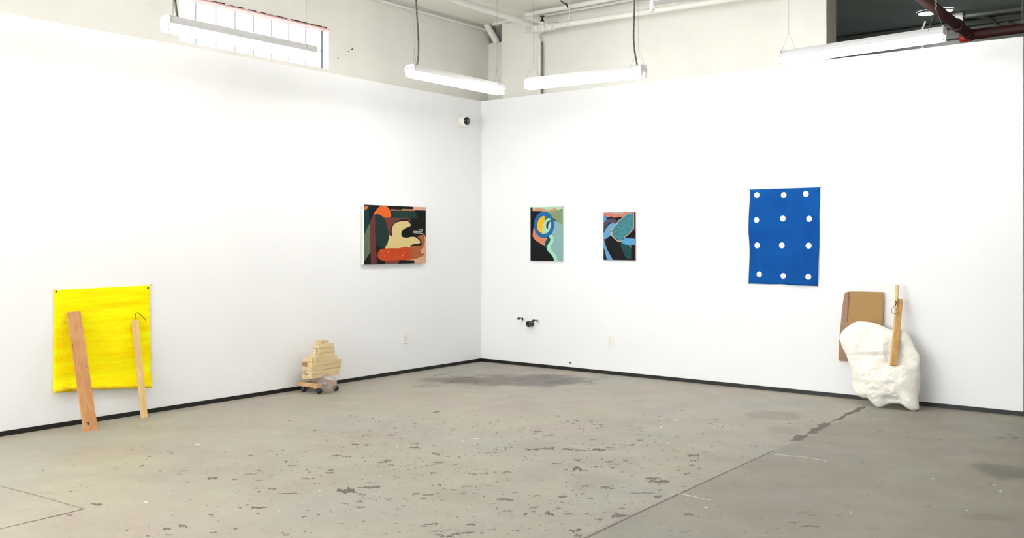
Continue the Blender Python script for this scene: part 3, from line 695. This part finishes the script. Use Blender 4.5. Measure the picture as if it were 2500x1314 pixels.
painting('knot_painting', 'smaller upright canvas of blue and teal shapes on black', 1,
    [(1485,278),(2049,276),(2047,1138),(1483,1128)], 0.018, (1270, 480), 7.3, (29, 29, 34), [
    ((216,142,122), [(1475,270),(2040,270),(1980,292),(1900,312),(1840,362),(1660,378),(1620,354),(1560,376),(1530,350),(1475,335)], {'sharp': True, 'var': 0.2, 'rgb2': (196,104,100)}),
    ((188,184,186), [(1650,282),(1830,282),(1815,312),(1740,300),(1665,316)], {'var': 0.4}),
    ((86,156,210), [(1475,335),(1535,350),(1542,440),(1475,480)], SH),
    ((84,80,100), [(1475,500),(1530,425),(1600,390),(1680,400),(1745,455),(1720,515),(1690,480),(1600,470),(1540,520),(1500,600),(1475,640)]),
    ((112,172,218), [(1500,765),(1484,690),(1520,590),(1580,505),(1650,474),(1700,484),(1722,520),(1670,600),(1612,692)]),
    ((214,190,150), [(1640,560),(1712,495),(1752,425),(1835,365),(1900,305),(2032,276),(2032,575),(1955,660),(1855,740),(1805,803),(1735,800),(1672,750),(1612,685)], SH),
    ((84,152,162), [(1652,562),(1722,502),(1762,432),(1842,372),(1905,312),(2024,282),(2024,570),(1950,650),(1850,730),(1798,788),(1740,788),(1680,740),(1636,672)], {'sharp': True, 'var': 0.5, 'rgb2': (50,104,116)}),
    ((92,166,216), [(1800,795),(1850,745),(2050,750),(2050,862),(1880,860),(1830,838)], SH),
    ((34,78,82), [(1788,800),(1830,848),(1880,866),(1982,870),(1978,1112),(1888,1106),(1800,900)], SH),
    ((108,168,214), [(1492,768),(1520,850),(1560,960),(1652,1140),(1558,1140),(1510,970),(1475,860)]),
    ((226,182,152), [(1618,605),(1640,574),(1656,600),(1642,662),(1620,648)]),
    ((88,50,46), [(1630,612),(1640,598),(1642,622),(1632,640)]),
    ((92,74,64), [(1815,760),(1848,735),(1850,752),(1822,778)], SH),
    ((190,186,176), [(1940,872),(1968,885),(1978,912)], {'line': 9}),
    ], side=(196, 150, 152))

# ------------------------------------------------------------------ cloths pinned on the walls
def sheet(t, name, m, outline, ax, wave, thick=0.003, dots=(), mdot=None):
    """outline (pixels) filled with a fine grid; wave(u, v in 0..1) = distance off the wall"""
    sgn = 1 if ax == 0 else -1; h = 1 - ax
    pts = [at(u, v, ax, 0.0) for u, v in outline]; pts = [(p[h], p.z) for p in pts]
    pts = [(p.x, p.y) for p in smooth_loop([Vector((x, y, 0)) for x, y in pts], 8)]
    xs = [p[0] for p in pts]; ys = [p[1] for p in pts]; x0, x1, y0, y1 = min(xs), max(xs), min(ys), max(ys)
    def W(x, y, e=0.0):
        d = sgn * (wave((x-x0)/(x1-x0), (y-y0)/(y1-y0)) + e)
        return (d, x, y) if ax == 0 else (x, d, y)
    bm = bmesh.new()
    vs = [bm.verts.new((x, y, 0)) for x, y in pts]
    bm.faces.new(vs)
    for k in range(1, 40):
        bmesh.ops.bisect_plane(bm, geom=bm.verts[:] + bm.edges[:] + bm.faces[:], plane_co=(x0 + (x1-x0)*k/40, 0, 0), plane_no=(1, 0, 0))
        bmesh.ops.bisect_plane(bm, geom=bm.verts[:] + bm.edges[:] + bm.faces[:], plane_co=(0, y0 + (y1-y0)*k/40, 0), plane_no=(0, 1, 0))
    bm.verts.ensure_lookup_table(); bm.verts.index_update()
    V0 = [(v.co.x, v.co.y) for v in bm.verts]; F0 = [tuple(v.index for v in f.verts) for f in bm.faces]
    bd = [(e.verts[0].index, e.verts[1].index) for e in bm.edges if e.is_boundary]; bm.free()
    n = len(V0); b = MB()
    b.add([W(x, y, thick) for x, y in V0] + [W(x, y, 0.0) for x, y in V0],
          F0 + [tuple(i+n for i in reversed(f)) for f in F0] + [(a, c, c+n, a+n) for a, c in bd], 0, True)
    for (u, v, rx, ry) in dots:
        c = at(u, v, ax, 0.0); e1 = at(u + rx, v, ax, 0.0); ru = abs(e1[h] - c[h]); rv = ry * (EYE - c).dot(-LOOK) / F_PX
        N = 26; ph = random.random()*9
        ring = [(c[h] + ru*math.cos(2*PI*i/N)*(1+0.03*noise.noise((i*0.7, ph, 0))), c.z + rv*math.sin(2*PI*i/N)*(1+0.03*noise.noise((i*0.7, ph, 5)))) for i in range(N)]
        b.add([W(x, y, thick + 0.001) for x, y in ring] + [W(c[h], c.z, thick + 0.001)], [(i, (i+1) % N, N) for i in range(N)], 1, True)
    o = b.build(name, [m, mdot] if mdot else m, t)
    return o
def C(ox, oy, k, pts): return [(ox + x/k, oy + y/k) for x, y in pts]
M_nail = mat('dark_nail', (56, 44, 34), 0.5, 0.5)
def nail(t, u, v, ax, off, r=0.006):
    p = at(u, v, ax, 0.0); d = Vector((1, 0, 0)) if ax == 0 else Vector((0, -1, 0))
    MB().tube([p + d*(off - 0.004), p + d*(off + 0.004), p + d*(off + 0.005), p + d*(off + 0.009)], [r*0.5, r*0.5, r, r*0.7], 10).build('nail', M_nail, t)
# yellow
def cloth_material(name, c, c2, band, sc_, OBJ=OBJ):
    m = mat(name, c, 0.9, bump=0.25, bscale=90); m.node_tree.nodes['Principled BSDF'].inputs['Specular IOR Level'].default_value = 0.08
    nt = m.node_tree; N = nt.nodes; L = nt.links; b = N['Principled BSDF']
    tc = N.new('ShaderNodeTexCoord'); mp = N.new('ShaderNodeMapping'); mp.inputs['Scale'].default_value = band
    n = N.new('ShaderNodeTexNoise'); n.inputs['Scale'].default_value = sc_; n.inputs['Detail'].default_value = 7; n.inputs['Roughness'].default_value = 0.62
    r = N.new('ShaderNodeMapRange'); r.inputs['From Min'].default_value = 0.36; r.inputs['From Max'].default_value = 0.66
    x = N.new('ShaderNodeMix'); x.data_type = 'RGBA'
    x.inputs[6].default_value = (*(q*OBJ for q in lin(c)), 1); x.inputs[7].default_value = (*(q*OBJ for q in lin(c2)), 1)
    L.new(tc.outputs['Object'], mp.inputs[0]); L.new(mp.outputs[0], n.inputs['Vector']); L.new(n.outputs['Fac'], r.inputs['Value'])
    L.new(r.outputs[0], x.inputs[0]); L.new(x.outputs[2], b.inputs['Base Color'])
    return m
M_yel = cloth_material('bright_yellow_felt', (255, 252, 22), (255, 218, 0), (1, 0.45, 5), 2.6, 1.0)  # fold shading put into the colour as deeper yellow bands
def wave_y(u, v):
    return 0.006 + 0.010*max(0, noise.noise((u*1.5, v*7, 2.0))) + 0.030*max(0, 0.16 - v)/0.16*(0.6 + 0.8*abs(noise.noise((u*5, 0.3, 0)))) + 0.006*max(0, u - 0.9)/0.1*(1-v)
yc = at(246, 950, 0, 0.0)
ty = thing('yellow_cloth', yc, 'bright yellow felt sheet nailed to the wall at its two upper corners', 'cloth')
sheet(ty, 'felt_sheet', M_yel, C(80, 660, 2.9875, [(150,146),(151,146),(230,141),(400,132),(560,124),(700,117),(848,110),(850,111),(848,220),(849,400),(853,560),(853,700),(848,800),(842,845),(800,856),(720,862),(640,858),(570,864),(500,860),(420,866),(330,876),(230,886),(160,892),(142,888),(144,800),(146,600),(150,350)]), 0, wave_y, 0.005)
nail(ty, 134.5, 711, 0, 0.012, 0.008); nail(ty, 358.5, 703, 0, 0.014, 0.008)
random.seed(8); hem = []; hr_ = []
for i in range(90):                        # the lower hem curls outwards into a soft roll
    u = i/89; px_ = 129 + 233*u; py = 660 + (884 - 26*min(1, u*2.2) - 4*math.sin(u*9))/2.9875
    p = at(px_, py - 2.5, 0, 0.0); d = wave_y(u, 0.02) + 0.012
    hem.append(Vector((d, p.y, p.z + 0.002))); hr_.append((0.013 + 0.008*noise.noise((u*9, 1.0, 4.0))) * min(1, 0.6 + 12*u, 0.6 + 12*(1-u)))
MB().tube(hem, hr_, 12).build('curled_hem', mat('shaded_yellow_felt', (250, 218, 10), 0.95, ab=True, var=0.2, scale=40, bump=0.4, bscale=80, rgb2=(224, 186, 8)), ty)  # yellow felt darkened to ochre for the shade under the curl
# blue
M_blue = cloth_material('painted_blue_canvas', (14, 92, 174), (12, 76, 158), (1, 1, 1.8), 2.6)
M_blue.node_tree.nodes['Principled BSDF'].inputs['Roughness'].default_value = 0.7
def wave_b(u, v):
    return 0.004 + 0.012*max(0, noise.noise((u*2.1, v*2.6, 9.0))) * (1 - v*0.7) + 0.010*(1-v)*max(0, 0.5 - abs(u - 0.5))*2*0.5 + 0.012*max(0, u-0.9)/0.1*(1-v)
bo = C(1790, 430, 4.532, [(190,151),(191,150),(370,142),(560,137),(760,131),(962,124),(964,126),(963,250),(957,420),(958,560),(956,760),(948,960),(944,1110),(938,1216),(936,1217),(860,1214),(720,1210),(640,1206),(540,1196),(400,1196),(280,1192),(174,1189),(172,1187),(176,1080),(180,980),(184,860),(180,720),(173,620),(174,480),(178,380),(186,260)])
bd_ = [(265,210,30,31),(563,210,31,32),(807,197,32,33),(262,487,29,31),(553,470,31,32),(843,474,32,33),(269,767,30,33),(543,767,31,33),(839,770,33,33),(293,1087,30,32),(559,1105,31,32),(837,1114,33,33)]
tb = thing('blue_dotted_cloth', at(1915, 695, 1, 0.0), 'blue painted cloth with twelve white dots pinned to the wall', 'cloth')
sheet(tb, 'painted_cloth', M_blue, bo, 1, wave_b, 0.002, [(1790 + x/4.532, 430 + y/4.532, a/4.532, c/4.532) for x, y, a, c in bd_], mat('white_dot_paint', (250, 250, 250), 0.7))
nail(tb, 1837, 466.5, 1, 0.006, 0.005); nail(tb, 2000, 464, 1, 0.008, 0.005)

# ------------------------------------------------------------------ the leaning plank and the leaning stick
def wood(name, c, c2, along='Z', sc_=6.0, rough=0.55):
    m = mat(name, c, rough, bump=0.05, bscale=60)
    nt = m.node_tree; N = nt.nodes; L = nt.links; b = N['Principled BSDF']
    tc = N.new('ShaderNodeTexCoord'); mp = N.new('ShaderNodeMapping')
    st = {'X': (0.12, 1, 1), 'Y': (1, 0.12, 1), 'Z': (1, 1, 0.12)}[along]
    mp.inputs['Scale'].default_value = st
    n = N.new('ShaderNodeTexNoise'); n.inputs['Scale'].default_value = sc_*2; n.inputs['Detail'].default_value = 4; n.inputs['Distortion'].default_value = 1.2
    wv = N.new('ShaderNodeMath'); wv.operation = 'SINE'; mu = N.new('ShaderNodeMath'); mu.operation = 'MULTIPLY'; mu.inputs[1].default_value = 34
    r = N.new('ShaderNodeMapRange'); r.inputs['From Min'].default_value = -1; r.inputs['From Max'].default_value = 1
    x = N.new('ShaderNodeMix'); x.data_type = 'RGBA'
    x.inputs[6].default_value = (*(q*OBJ for q in lin(c)), 1); x.inputs[7].default_value = (*(q*OBJ for q in lin(c2)), 1)
    L.new(tc.outputs['Object'], mp.inputs[0]); L.new(mp.outputs[0], n.inputs['Vector']); L.new(n.outputs['Fac'], mu.inputs[0])
    L.new(mu.outputs[0], wv.inputs[0]); L.new(wv.outputs[0], r.inputs['Value']); L.new(r.outputs[0], x.inputs[0]); L.new(x.outputs[2], b.inputs['Base Color'])
    return m
M_plank = wood('reddish_pine', (214, 158, 104), (202, 142, 88), sc_=3.5)
M_stick = wood('pale_pine', (242, 206, 148), (232, 190, 128))
def board_frame(p0, p1, top0, top1, out):
    """frame of a leaning board: bottom corners p0, p1 (front edge), top corners (front edge)"""
    o = (p0 + p1) / 2; up = ((top0 + top1)/2 - o); L_ = up.length; up.normalize()
    ac = (p1 - p0); W_ = (ac.length + (top1 - top0).length) / 2; ac = (ac - up*ac.dot(up)).normalized()
    nr = ac.cross(up); nr = nr if nr.dot(out) > 0 else -nr
    return Matrix.Translation(o) @ Matrix((ac, nr, up)).transposed().to_4x4(), L_, W_
a0, a1 = at(206, 1054.5, 2, 0.0), at(239.5, 1049.5, 2, 0.0)
M, L_, W_ = board_frame(a0, a1, at(165, 763, 0, 0.052), at(196, 760, 0, 0.052), Vector((1, 0, 0)))
tp = thing('wooden_plank', (a0 + a1)/2, 'reddish plank with a round hole near its foot leaning on the yellow cloth', 'plank')
# face with a round hole: ring of quads around the hole
N = 28; hc = Vector((-0.017, 0.055)); hr = 0.0125; hw = W_/2; th = 0.021
def rectpt(q, x0, x1, y0, y1, c):
    d = Vector((math.cos(q), math.sin(q))); ts = []
    if d.x > 1e-9: ts.append((x1-c.x)/d.x)
    if d.x < -1e-9: ts.append((x0-c.x)/d.x)
    if d.y > 1e-9: ts.append((y1-c.y)/d.y)
    if d.y < -1e-9: ts.append((y0-c.y)/d.y)
    return c + d*min(ts)
ang = sorted([2*PI*i/N for i in range(N)] + [math.atan2(y - hc.y, x - hc.x) % (2*PI) for x in (-hw, hw) for y in (0.0, 0.12)])
b = MB(); n = len(ang)
for yy in (0.0, -th):
    ring = [Vector((hc.x + hr*math.cos(q), yy, hc.y + hr*math.sin(q))) for q in ang]
    outr = [rectpt(q, -hw, hw, 0.0, 0.12, hc) for q in ang]; outr = [Vector((p.x, yy, p.y)) for p in outr]
    b.add([M @ p for p in ring + outr], [(i, (i+1) % n, (i+1) % n + n, i + n) for i in range(n)])
r1 = [Vector((hc.x + hr*math.cos(q), 0, hc.y + hr*math.sin(q))) for q in ang]
b.add([M @ p for p in r1] + [M @ (p - Vector((0, th, 0))) for p in r1], [(i, (i+1) % n, (i+1) % n + n, i + n) for i in range(n)], 1)
for yy in (0.0, -th):
    b.add([M @ Vector(p) for p in ((-hw, yy, 0.12), (hw, yy, 0.12), (hw, yy, L_), (-hw, yy, L_))], [(0, 1, 2, 3)])
for x in (-hw, hw):
    b.add([M @ Vector(p) for p in ((x, 0, 0), (x, -th, 0), (x, -th, L_), (x, 0, L_))], [(0, 1, 2, 3)])
for z in (0.0, L_):
    b.add([M @ Vector(p) for p in ((-hw, 0, z), (hw, 0, z), (hw, -th, z), (-hw, -th, z))], [(0, 1, 2, 3)])
b.build('board', [M_plank, mat('bored_hole_wood', (96, 56, 30), 0.8)], tp, fix=False)
for (x, z, r) in ((0.030, L_*0.53, 0.006), (-0.046, L_*0.72, 0.006)):
    MB().lathe([(r, 0.0), (r*0.8, 0.0006), (0.0005, 0.0008)], M @ Matrix.Translation((x, 0, z)) @ Matrix.Rotation(-PI/2, 4, 'X') @ Matrix.Diagonal((0.7, 1.7, 1, 1)), 14).build('knot', mat('dark_knot', (112, 66, 36), 0.6), tp)
s0, s1 = at(346, 1021.5, 2, 0.0), at(360.5, 1020, 2, 0.0)
Ms, Ls, Ws = board_frame(s0, s1, at(322.5, 783, 0, 0.050), at(337.5, 780, 0, 0.050), Vector((1, 0, 0)))
tsx = thing('wooden_stick', (s0 + s1)/2, 'slim pale square stick with a dark wire at its top leaning on the yellow cloth', 'stick')
MB().box((-Ws/2, -0.028, 0), (Ws/2, 0.0, Ls), Ms).build('shaft', M_stick, tsx, bevel=0.002)
top = Ms @ Vector((0, -0.012, Ls))
wp = [top - Vector((0, 0, 0.02))] + [at(u, v, 0, 0.045) for u, v in ((330, 776), (330.5, 769), (333, 765), (337.5, 764), (342, 768), (347, 773), (352, 777), (356.5, 783))]
MB().tube(smooth_loop(wp, 5, False), 0.0024, 8).build('bent_wire', mat('dark_wire', (58, 48, 36), 0.5, 0.4), tsx)

# ------------------------------------------------------------------ block sculpture on balls
M_blk = [wood('pale_block_wood', (246, 228, 184), (238, 216, 168), 'Y', 5), wood('blond_block_wood', (240, 220, 172), (232, 208, 156), 'Y', 5), wood('tan_block_wood', (236, 212, 164), (226, 200, 148), 'Y', 5)]
M_brn = wood('brown_block_wood', (178, 132, 106), (160, 112, 86), 'Y', 5)
M_base = wood('base_wood', (226, 188, 140), (212, 170, 120), 'X', 5)
ts = thing('block_sculpture', (0.22, -2.64, 0.0), 'stack of pale wood blocks on black balls with a clear globe beneath', 'sculpture')
balls = [(0.118, -2.73), (0.320, -2.72), (0.318, -2.515), (0.118, -2.515)]
for x, y in balls:
    MB().ball((x, y, 0.028), 0.028, 24).build('ball_foot', mat('black_ball_rubber', (22, 24, 32), 0.4), ts)
MB().box((0.052, -2.752, 0.053), (0.268, -2.716, 0.092)).build('base_beam', M_base, ts, bevel=0.002)
MB().box((0.296, -2.768, 0.052), (0.340, -2.700, 0.092)).build('foot_block', M_base, ts, bevel=0.002)
MB().box((0.098, -2.715, 0.053), (0.138, -2.536, 0.092)).build('base_beam', M_base, ts, bevel=0.002)
MB().box((0.100, -2.535, 0.053), (0.312, -2.498, 0.092)).build('base_beam', M_base, ts, bevel=0.002)
MB().box((0.230, -2.715, 0.058), (0.2955, -2.690, 0.086)).build('base_beam', M_base, ts, bevel=0.002)
K = 6.57
def cp(x, y): return 680 + x/K, 790 + y/K
XF = 0.262
def blk(u0, u1, vb, vt, w_, xf=XF, m=None, rot=0.0):
    """block whose broad side, parallel to the wall, spans crop u0..u1 and vb..vt at its near end"""
    p = at(*cp(u0, vb), 0, xf); q = at(*cp(u0, vt), 0, xf); e = at(*cp(u1, vb), 0, xf)
    c = Vector((xf, p.y, p.z))
    M = Matrix.Translation(c) @ Matrix.Rotation(rot, 4, 'Z')
    MB().box((-w_, 0, 0.0004), (0, e.y - p.y, q.z - p.z - 0.0004), M).build('wood_block', m or random.choice(M_blk), ts, bevel=0.0015)
def endblk(u0, u1, vb, vt, yend, ln, m=None):
    """block seen by its small end, which faces the viewer's side"""
    p = at(*cp(u0, vb), 1, yend); q = at(*cp(u1, vb), 1, yend); t_ = at(*cp(u0, vt), 1, yend)
    MB().box((p.x, yend, p.z + 0.0004), (q.x, yend + ln, t_.z - 0.0004)).build('wood_block', m or random.choice(M_blk), ts, bevel=0.0015)
random.seed(12)
blk(530, 972, 890, 828, 0.062)
blk(524, 1000, 828, 764, 0.040, rot=0.02)
blk(524, 1002, 764, 694, 0.062)
blk(596, 1006, 694, 620, 0.042)
blk(596, 940, 620, 552, 0.052)
blk(650, 905, 552, 478, 0.060, XF - 0.004)
blk(594, 648, 552, 484, 0.034, XF - 0.002)
blk(670, 902, 478, 402, 0.050)
blk(642, 886, 402, 338, 0.050, XF - 0.004)
blk(612, 676, 338, 270, 0.034, XF - 0.014, rot=-0.30)
blk(680, 734, 338, 270, 0.030, XF - 0.034, m=M_blk[2])
blk(742, 806, 334, 270, 0.036, XF - 0.008)
ye = -2.755
endblk(368, 462, 882, 812, ye + 0.02, 0.30)
endblk(372, 450, 752, 684, ye + 0.02, 0.28)
endblk(392, 420, 808, 756, ye + 0.05, 0.25); endblk(428, 486, 808, 754, ye + 0.015, 0.30)
endblk(382, 452, 680, 614, ye + 0.02, 0.27, M_brn)
endblk(458, 540, 684, 622, ye + 0.005, 0.30)
endblk(384, 470, 610, 546, ye + 0.03, 0.22); endblk(474, 536, 612, 544, ye + 0.02, 0.24)
endblk(552, 600, 484, 408, ye + 0.075, 0.20); endblk(556, 584, 402, 342, ye + 0.08, 0.18); endblk(588, 634, 402, 336, ye + 0.085, 0.18)
endblk(500, 560, 552, 486, ye + 0.085, 0.20)
zb = at(*cp(480, 888), 0, XF).z
MB().box((0.150, -2.62, 0.0945), (0.190, -2.55, zb + 0.003)).build('prop_block', M_base, ts)
# clear globe with a neck, resting on the base under the stack
gc = at(800, 936.5, 2, 0.088); gr = 0.086
dn = (Vector((0.19, -2.70, zb - 0.03)) - gc).normalized()
Mg = Matrix.Translation(gc) @ dn.to_track_quat('Z', 'Y').to_matrix().to_4x4()
prof = [(max(gr*math.sin(PI - 0.001 - q), 0.0005), gr*math.cos(PI - 0.001 - q)) for q in [i*2.62/22 for i in range(23)]]
prof += [(0.038, 0.086), (0.031, 0.104), (0.028, 0.130), (0.027, 0.165), (0.0005, 0.170)]
b = MB(); b.lathe(prof, Mg, 36)
m = bpy.data.materials.new('thin_clear_glass'); m.use_nodes = True; nt = m.node_tree
pb = nt.nodes['Principled BSDF']; pb.inputs['Base Color'].default_value = (0.95, 0.93, 0.93, 1); pb.inputs['Roughness'].default_value = 0.03
tr = nt.nodes.new('ShaderNodeBsdfTransparent'); tr.inputs['Color'].default_value = (0.95, 0.925, 0.925, 1)
gl = nt.nodes.new('ShaderNodeBsdfGlossy'); gl.inputs['Roughness'].default_value = 0.04
fr = nt.nodes.new('ShaderNodeLayerWeight'); fr.inputs['Blend'].default_value = 0.5
pw = nt.nodes.new('ShaderNodeMath'); pw.operation = 'POWER'; pw.inputs[1].default_value = 3.0; nt.links.new(fr.outputs['Facing'], pw.inputs[0])
sc_ = nt.nodes.new('ShaderNodeMapRange'); sc_.inputs['To Min'].default_value = 0.05; sc_.inputs['To Max'].default_value = 0.55; nt.links.new(pw.outputs[0], sc_.inputs['Value'])
mx = nt.nodes.new('ShaderNodeMixShader'); nt.links.new(sc_.outputs[0], mx.inputs[0]); nt.links.new(tr.outputs[0], mx.inputs[1]); nt.links.new(gl.outputs[0], mx.inputs[2])
df = nt.nodes.new('ShaderNodeBsdfDiffuse'); df.inputs['Color'].default_value = (0.72, 0.66, 0.66, 1)
m2 = nt.nodes.new('ShaderNodeMixShader'); m2.inputs[0].default_value = 0.13; nt.links.new(mx.outputs[0], m2.inputs[1]); nt.links.new(df.outputs[0], m2.inputs[2])
nt.links.new(m2.outputs[0], nt.nodes['Material Output'].inputs['Surface'])
o = b.build('clear_globe', m, ts); o['label'] = 'clear glass globe with a neck'

# ------------------------------------------------------------------ plaster slab, its boards, the cardboard behind
K2 = 3.459
def c2(x, y): return 1980 + x/K2, 660 + y/K2
OUT = [(420,430),(470,434),(520,441),(570,458),(610,474),(650,494),(700,508),(740,500),(775,497),(810,522),(830,550),(850,590),(868,630),(892,680),(915,712),(922,740),(918,790),(916,850),(926,900),(921,950),(920,1000),(910,1050),(906,1090),(912,1140),(912,1172),(895,1183),(868,1187),(845,1182),(815,1165),(785,1142),(750,1131),(710,1128),(660,1132),(640,1140),(615,1154),(590,1161),(560,1158),(530,1134),(500,1104),(478,1084),(440,1076),(400,1062),(372,1035),(350,1000),(345,960),(342,920),(345,850),(335,815),(325,790),(312,750),(300,720),(285,685),(268,650),(252,605),(241,572),(248,545),(262,520),(290,492),(320,470),(350,448),(385,434)]
def slabY(z): return -0.275 + 0.155 * min(1, max(0, z) / 0.72)       # the slab leans back against the wall
def lean(x, y):
    """point of the leaning mid plane seen at a crop pixel"""
    z = 0.3
    for _ in range(8):
        p = at(*c2(x, y), 1, slabY(z)); z = p.z
    return p
tpz = thing('plaster_sculpture', lean(700, 1150), 'lumpy white plaster slab leaning on the wall with a board standing in its slot', 'sculpture')
ol = smooth_loop([Vector((x, y, 0)) for x, y in OUT], 4)
cen = Vector((640, 830, 0)); NR = 46; n = len(ol)
def sstep(a, b_, x):
    t = min(1, max(0, (x-a)/(b_-a))); return t*t*(3-2*t)
def hfront(x, y, r):
    e = max(0.0, 1 - r**5)**0.55
    h_ = 0.085 * e
    # lower belly stands proud of the upper part, with a ledge under the board
    ledge = 800 + 12*math.sin(x*0.03) - 30*sstep(600, 420, x)
    h_ += 0.040 * sstep(ledge - 14, ledge + 16, y) * sstep(1180, 900, y) * e * sstep(330, 560, x) 
    h_ += 0.022 * sstep(720, 680, y) * sstep(430, 520, y) * sstep(300, 420, x) * sstep(720, 640, x) * e
    h_ -= 0.018 * math.exp(-((y - 705)/24)**2) * sstep(380, 440, x) * sstep(700, 640, x)
    h_ -= 0.014 * math.exp(-(((x-430)/60)**2 + ((y-660)/70)**2))
    h_ -= 0.016 * math.exp(-(((x-590)/55)**2 + ((y-560)/60)**2))
    h_ += 0.016 * math.exp(-(((x-640)/130)**2 + ((y-930)/90)**2))
    h_ -= 0.030 * sstep(630, 680, x) * sstep(802, 775, y) * sstep(560, 650, y) * e
    h_ -= 0.020 * math.exp(-(((x-690)/120)**2 + ((y-1080)/28)**2))
    h_ -= 0.022 * math.exp(-(((x-400)/80)**2 + ((y-960)/70)**2))
    h_ += e * (0.020*noise.noise((x*0.010, y*0.010, 1.7)) + 0.016*(abs(noise.noise((x*0.017, y*0.017, 4.0)))-0.2) - 0.003*(abs(noise.noise((x*0.03, y*0.024, 14.0)))-0.2) + 0.004*noise.noise((x*0.06, y*0.06, 8.0)))
    return h_
vs = []; fs = []
for side in (0, 1):
    base = len(vs)
    for i in range(NR + 1):
        r = (i / NR) ** 0.85
        for k in range(n):
            q = cen.lerp(ol[k], r); p = lean(q.x, q.y)
            if side == 0: d = -hfront(q.x, q.y, r)
            else: d = min(0.060 * max(0.0, 1 - r**4)**0.5, -p.y - 0.012)
            vs.append((p.x, p.y + d, p.z))
    for i in range(NR):
        for k in range(n):
            a, c, e, g = base + i*n + k, base + i*n + (k+1) % n, base + (i+1)*n + (k+1) % n, base + (i+1)*n + k
            fs.append((a, c, e, g) if side == 0 else (g, e, c, a))
o = MB().add(vs, fs, 0, True)
M_plas = mat('rough_white_plaster', (244, 242, 236), 0.75, ab=True, var=0.05, scale=12, bump=0.10, bscale=30, rgb2=(240, 235, 223))
slab = o.build('plaster_body', M_plas, tpz)
bm = bmesh.new(); bm.from_mesh(slab.data)
bmesh.ops.remove_doubles(bm, verts=bm.verts, dist=0.0006)
bmesh.ops.recalc_face_normals(bm, faces=bm.faces)
zmin = min(v.co.z for v in bm.verts) + slab.parent.location.z
bm.to_mesh(slab.data); bm.free()
M_board = wood('golden_pine', (212, 164, 92), (198, 146, 74))
M_pale = wood('pale_board_edge', (238, 206, 152), (230, 194, 136))
def bpt(x, y, d): return at(*c2(x, y), 1, d)
f0 = bpt(700, 798, -0.335); f1 = bpt(752, 242, -0.105)
up = (f1 - f0); Lb = up.length; up.normalize()
ac = Vector((1, 0, 0)); ac = (ac - up*ac.dot(up)).normalized(); nr = ac.cross(up); nr = nr if nr.y < 0 else -nr
rz = Matrix.Rotation(math.radians(14), 4, up); ac = rz @ ac; nr = rz @ nr
Mb = Matrix.Translation(f0) @ Matrix((ac, nr, up)).transposed().to_4x4()
MB().box((-0.019, -0.030, -0.002), (0.024, 0.0, Lb), Mb).build('standing_board', M_board, tpz, bevel=0.0015)
o = MB().box((-0.034, -0.026, -0.004), (-0.0195, -0.002, Lb * 0.985), Mb).build('pale_lath', M_pale, tpz, bevel=0.001)
t0 = bpt(716, 330, -0.150); t1 = bpt(726, 126, -0.090); u2 = (t1 - t0); L2 = u2.length; u2.normalize()
a2 = (Vector((1, 0, 0)) - u2*u2.x).normalized(); n2 = a2.cross(u2); n2 = n2 if n2.y < 0 else -n2
Mt = Matrix.Translation(t0) @ Matrix((a2, n2, u2)).transposed().to_4x4()
MB().box((-0.012, -0.012, 0), (0.012, 0.010, L2), Mt).build('thin_lath', M_pale, tpz, bevel=0.001)
wp = [bpt(x, y, -0.20) for x, y in ((716, 296), (700, 306), (686, 322), (681, 342), (690, 364), (708, 370), (730, 360), (744, 352), (742, 372), (738, 384), (728, 374))]
MB().tube(smooth_loop(wp, 5, False), 0.0020, 7).build('wire_loop', mat('rusty_wire', (128, 82, 62), 0.6, 0.4), tpz)
wp = [bpt(x, y, -0.185) for x, y in ((712, 262), (718, 266), (718, 280), (712, 300))]
MB().tube(smooth_loop(wp, 5, False), 0.0042, 7).build('dark_hook', mat('dark_wire', (58, 48, 36), 0.5, 0.4), tpz)

M_card = mat('brown_cardboard', (188, 148, 96), 0.85, var=0.06, scale=20, bump=0.05, bscale=80)
def flute():
    m = mat('fluted_cardboard', (186, 150, 126), 0.9)
    nt = m.node_tree; N = nt.nodes; L = nt.links; b = N['Principled BSDF']
    tc = N.new('ShaderNodeTexCoord'); sx = N.new('ShaderNodeSeparateXYZ'); L.new(tc.outputs['Object'], sx.inputs[0])
    mu = N.new('ShaderNodeMath'); mu.operation = 'MULTIPLY'; mu.inputs[1].default_value = 800; L.new(sx.outputs['Z'], mu.inputs[0])
    sn = N.new('ShaderNodeMath'); sn.operation = 'SINE'; L.new(mu.outputs[0], sn.inputs[0])
    bp = N.new('ShaderNodeBump'); bp.inputs['Strength'].default_value = 0.5; bp.inputs['Distance'].default_value = 0.003
    L.new(sn.outputs[0], bp.inputs['Height']); L.new(bp.outputs[0], b.inputs['Normal']); return m
tc_ = thing('cardboard_sheet', at(*c2(420, 760), 1, -0.02), 'brown corrugated cardboard with a folded flap wedged behind the plaster slab', 'cardboard')
fr_ = C(1980, 660, K2, [(322,182),(332,179),(480,181),(609,185),(610,190),(607,330),(604,470),(600,760),(316,772),(312,770),(300,560),(312,400),(322,260)])
MB().prism([at(u, v, 1, -0.034) for u, v in fr_], (0, 0.006, 0)).build('panel', M_card, tc_)
fp = C(1980, 660, K2, [(330,180),(300,184),(286,194),(277,225),(262,330),(248,480),(238,600),(231,740),(233,760),(245,766),(318,770),(302,560),(314,400),(324,260)])
q = [at(u, v, 1, -0.030) for u, v in fp]
MB().prism(q, (0, 0.018, 0)).build('fluted_flap', flute(), tc_)['label'] = 'ribbed pinkish-brown flap'
sp_ = C(1980, 660, K2, [(316,184),(330,181),(322,300),(312,420),(303,440),(308,320)])
MB().prism([at(u, v, 1, -0.0345) for u, v in sp_], (0, 0.003, 0)).build('torn_spine', mat('torn_cardboard', (150, 114, 84), 0.95, var=0.3, scale=60), tc_)

bpy.context.view_layer.update()
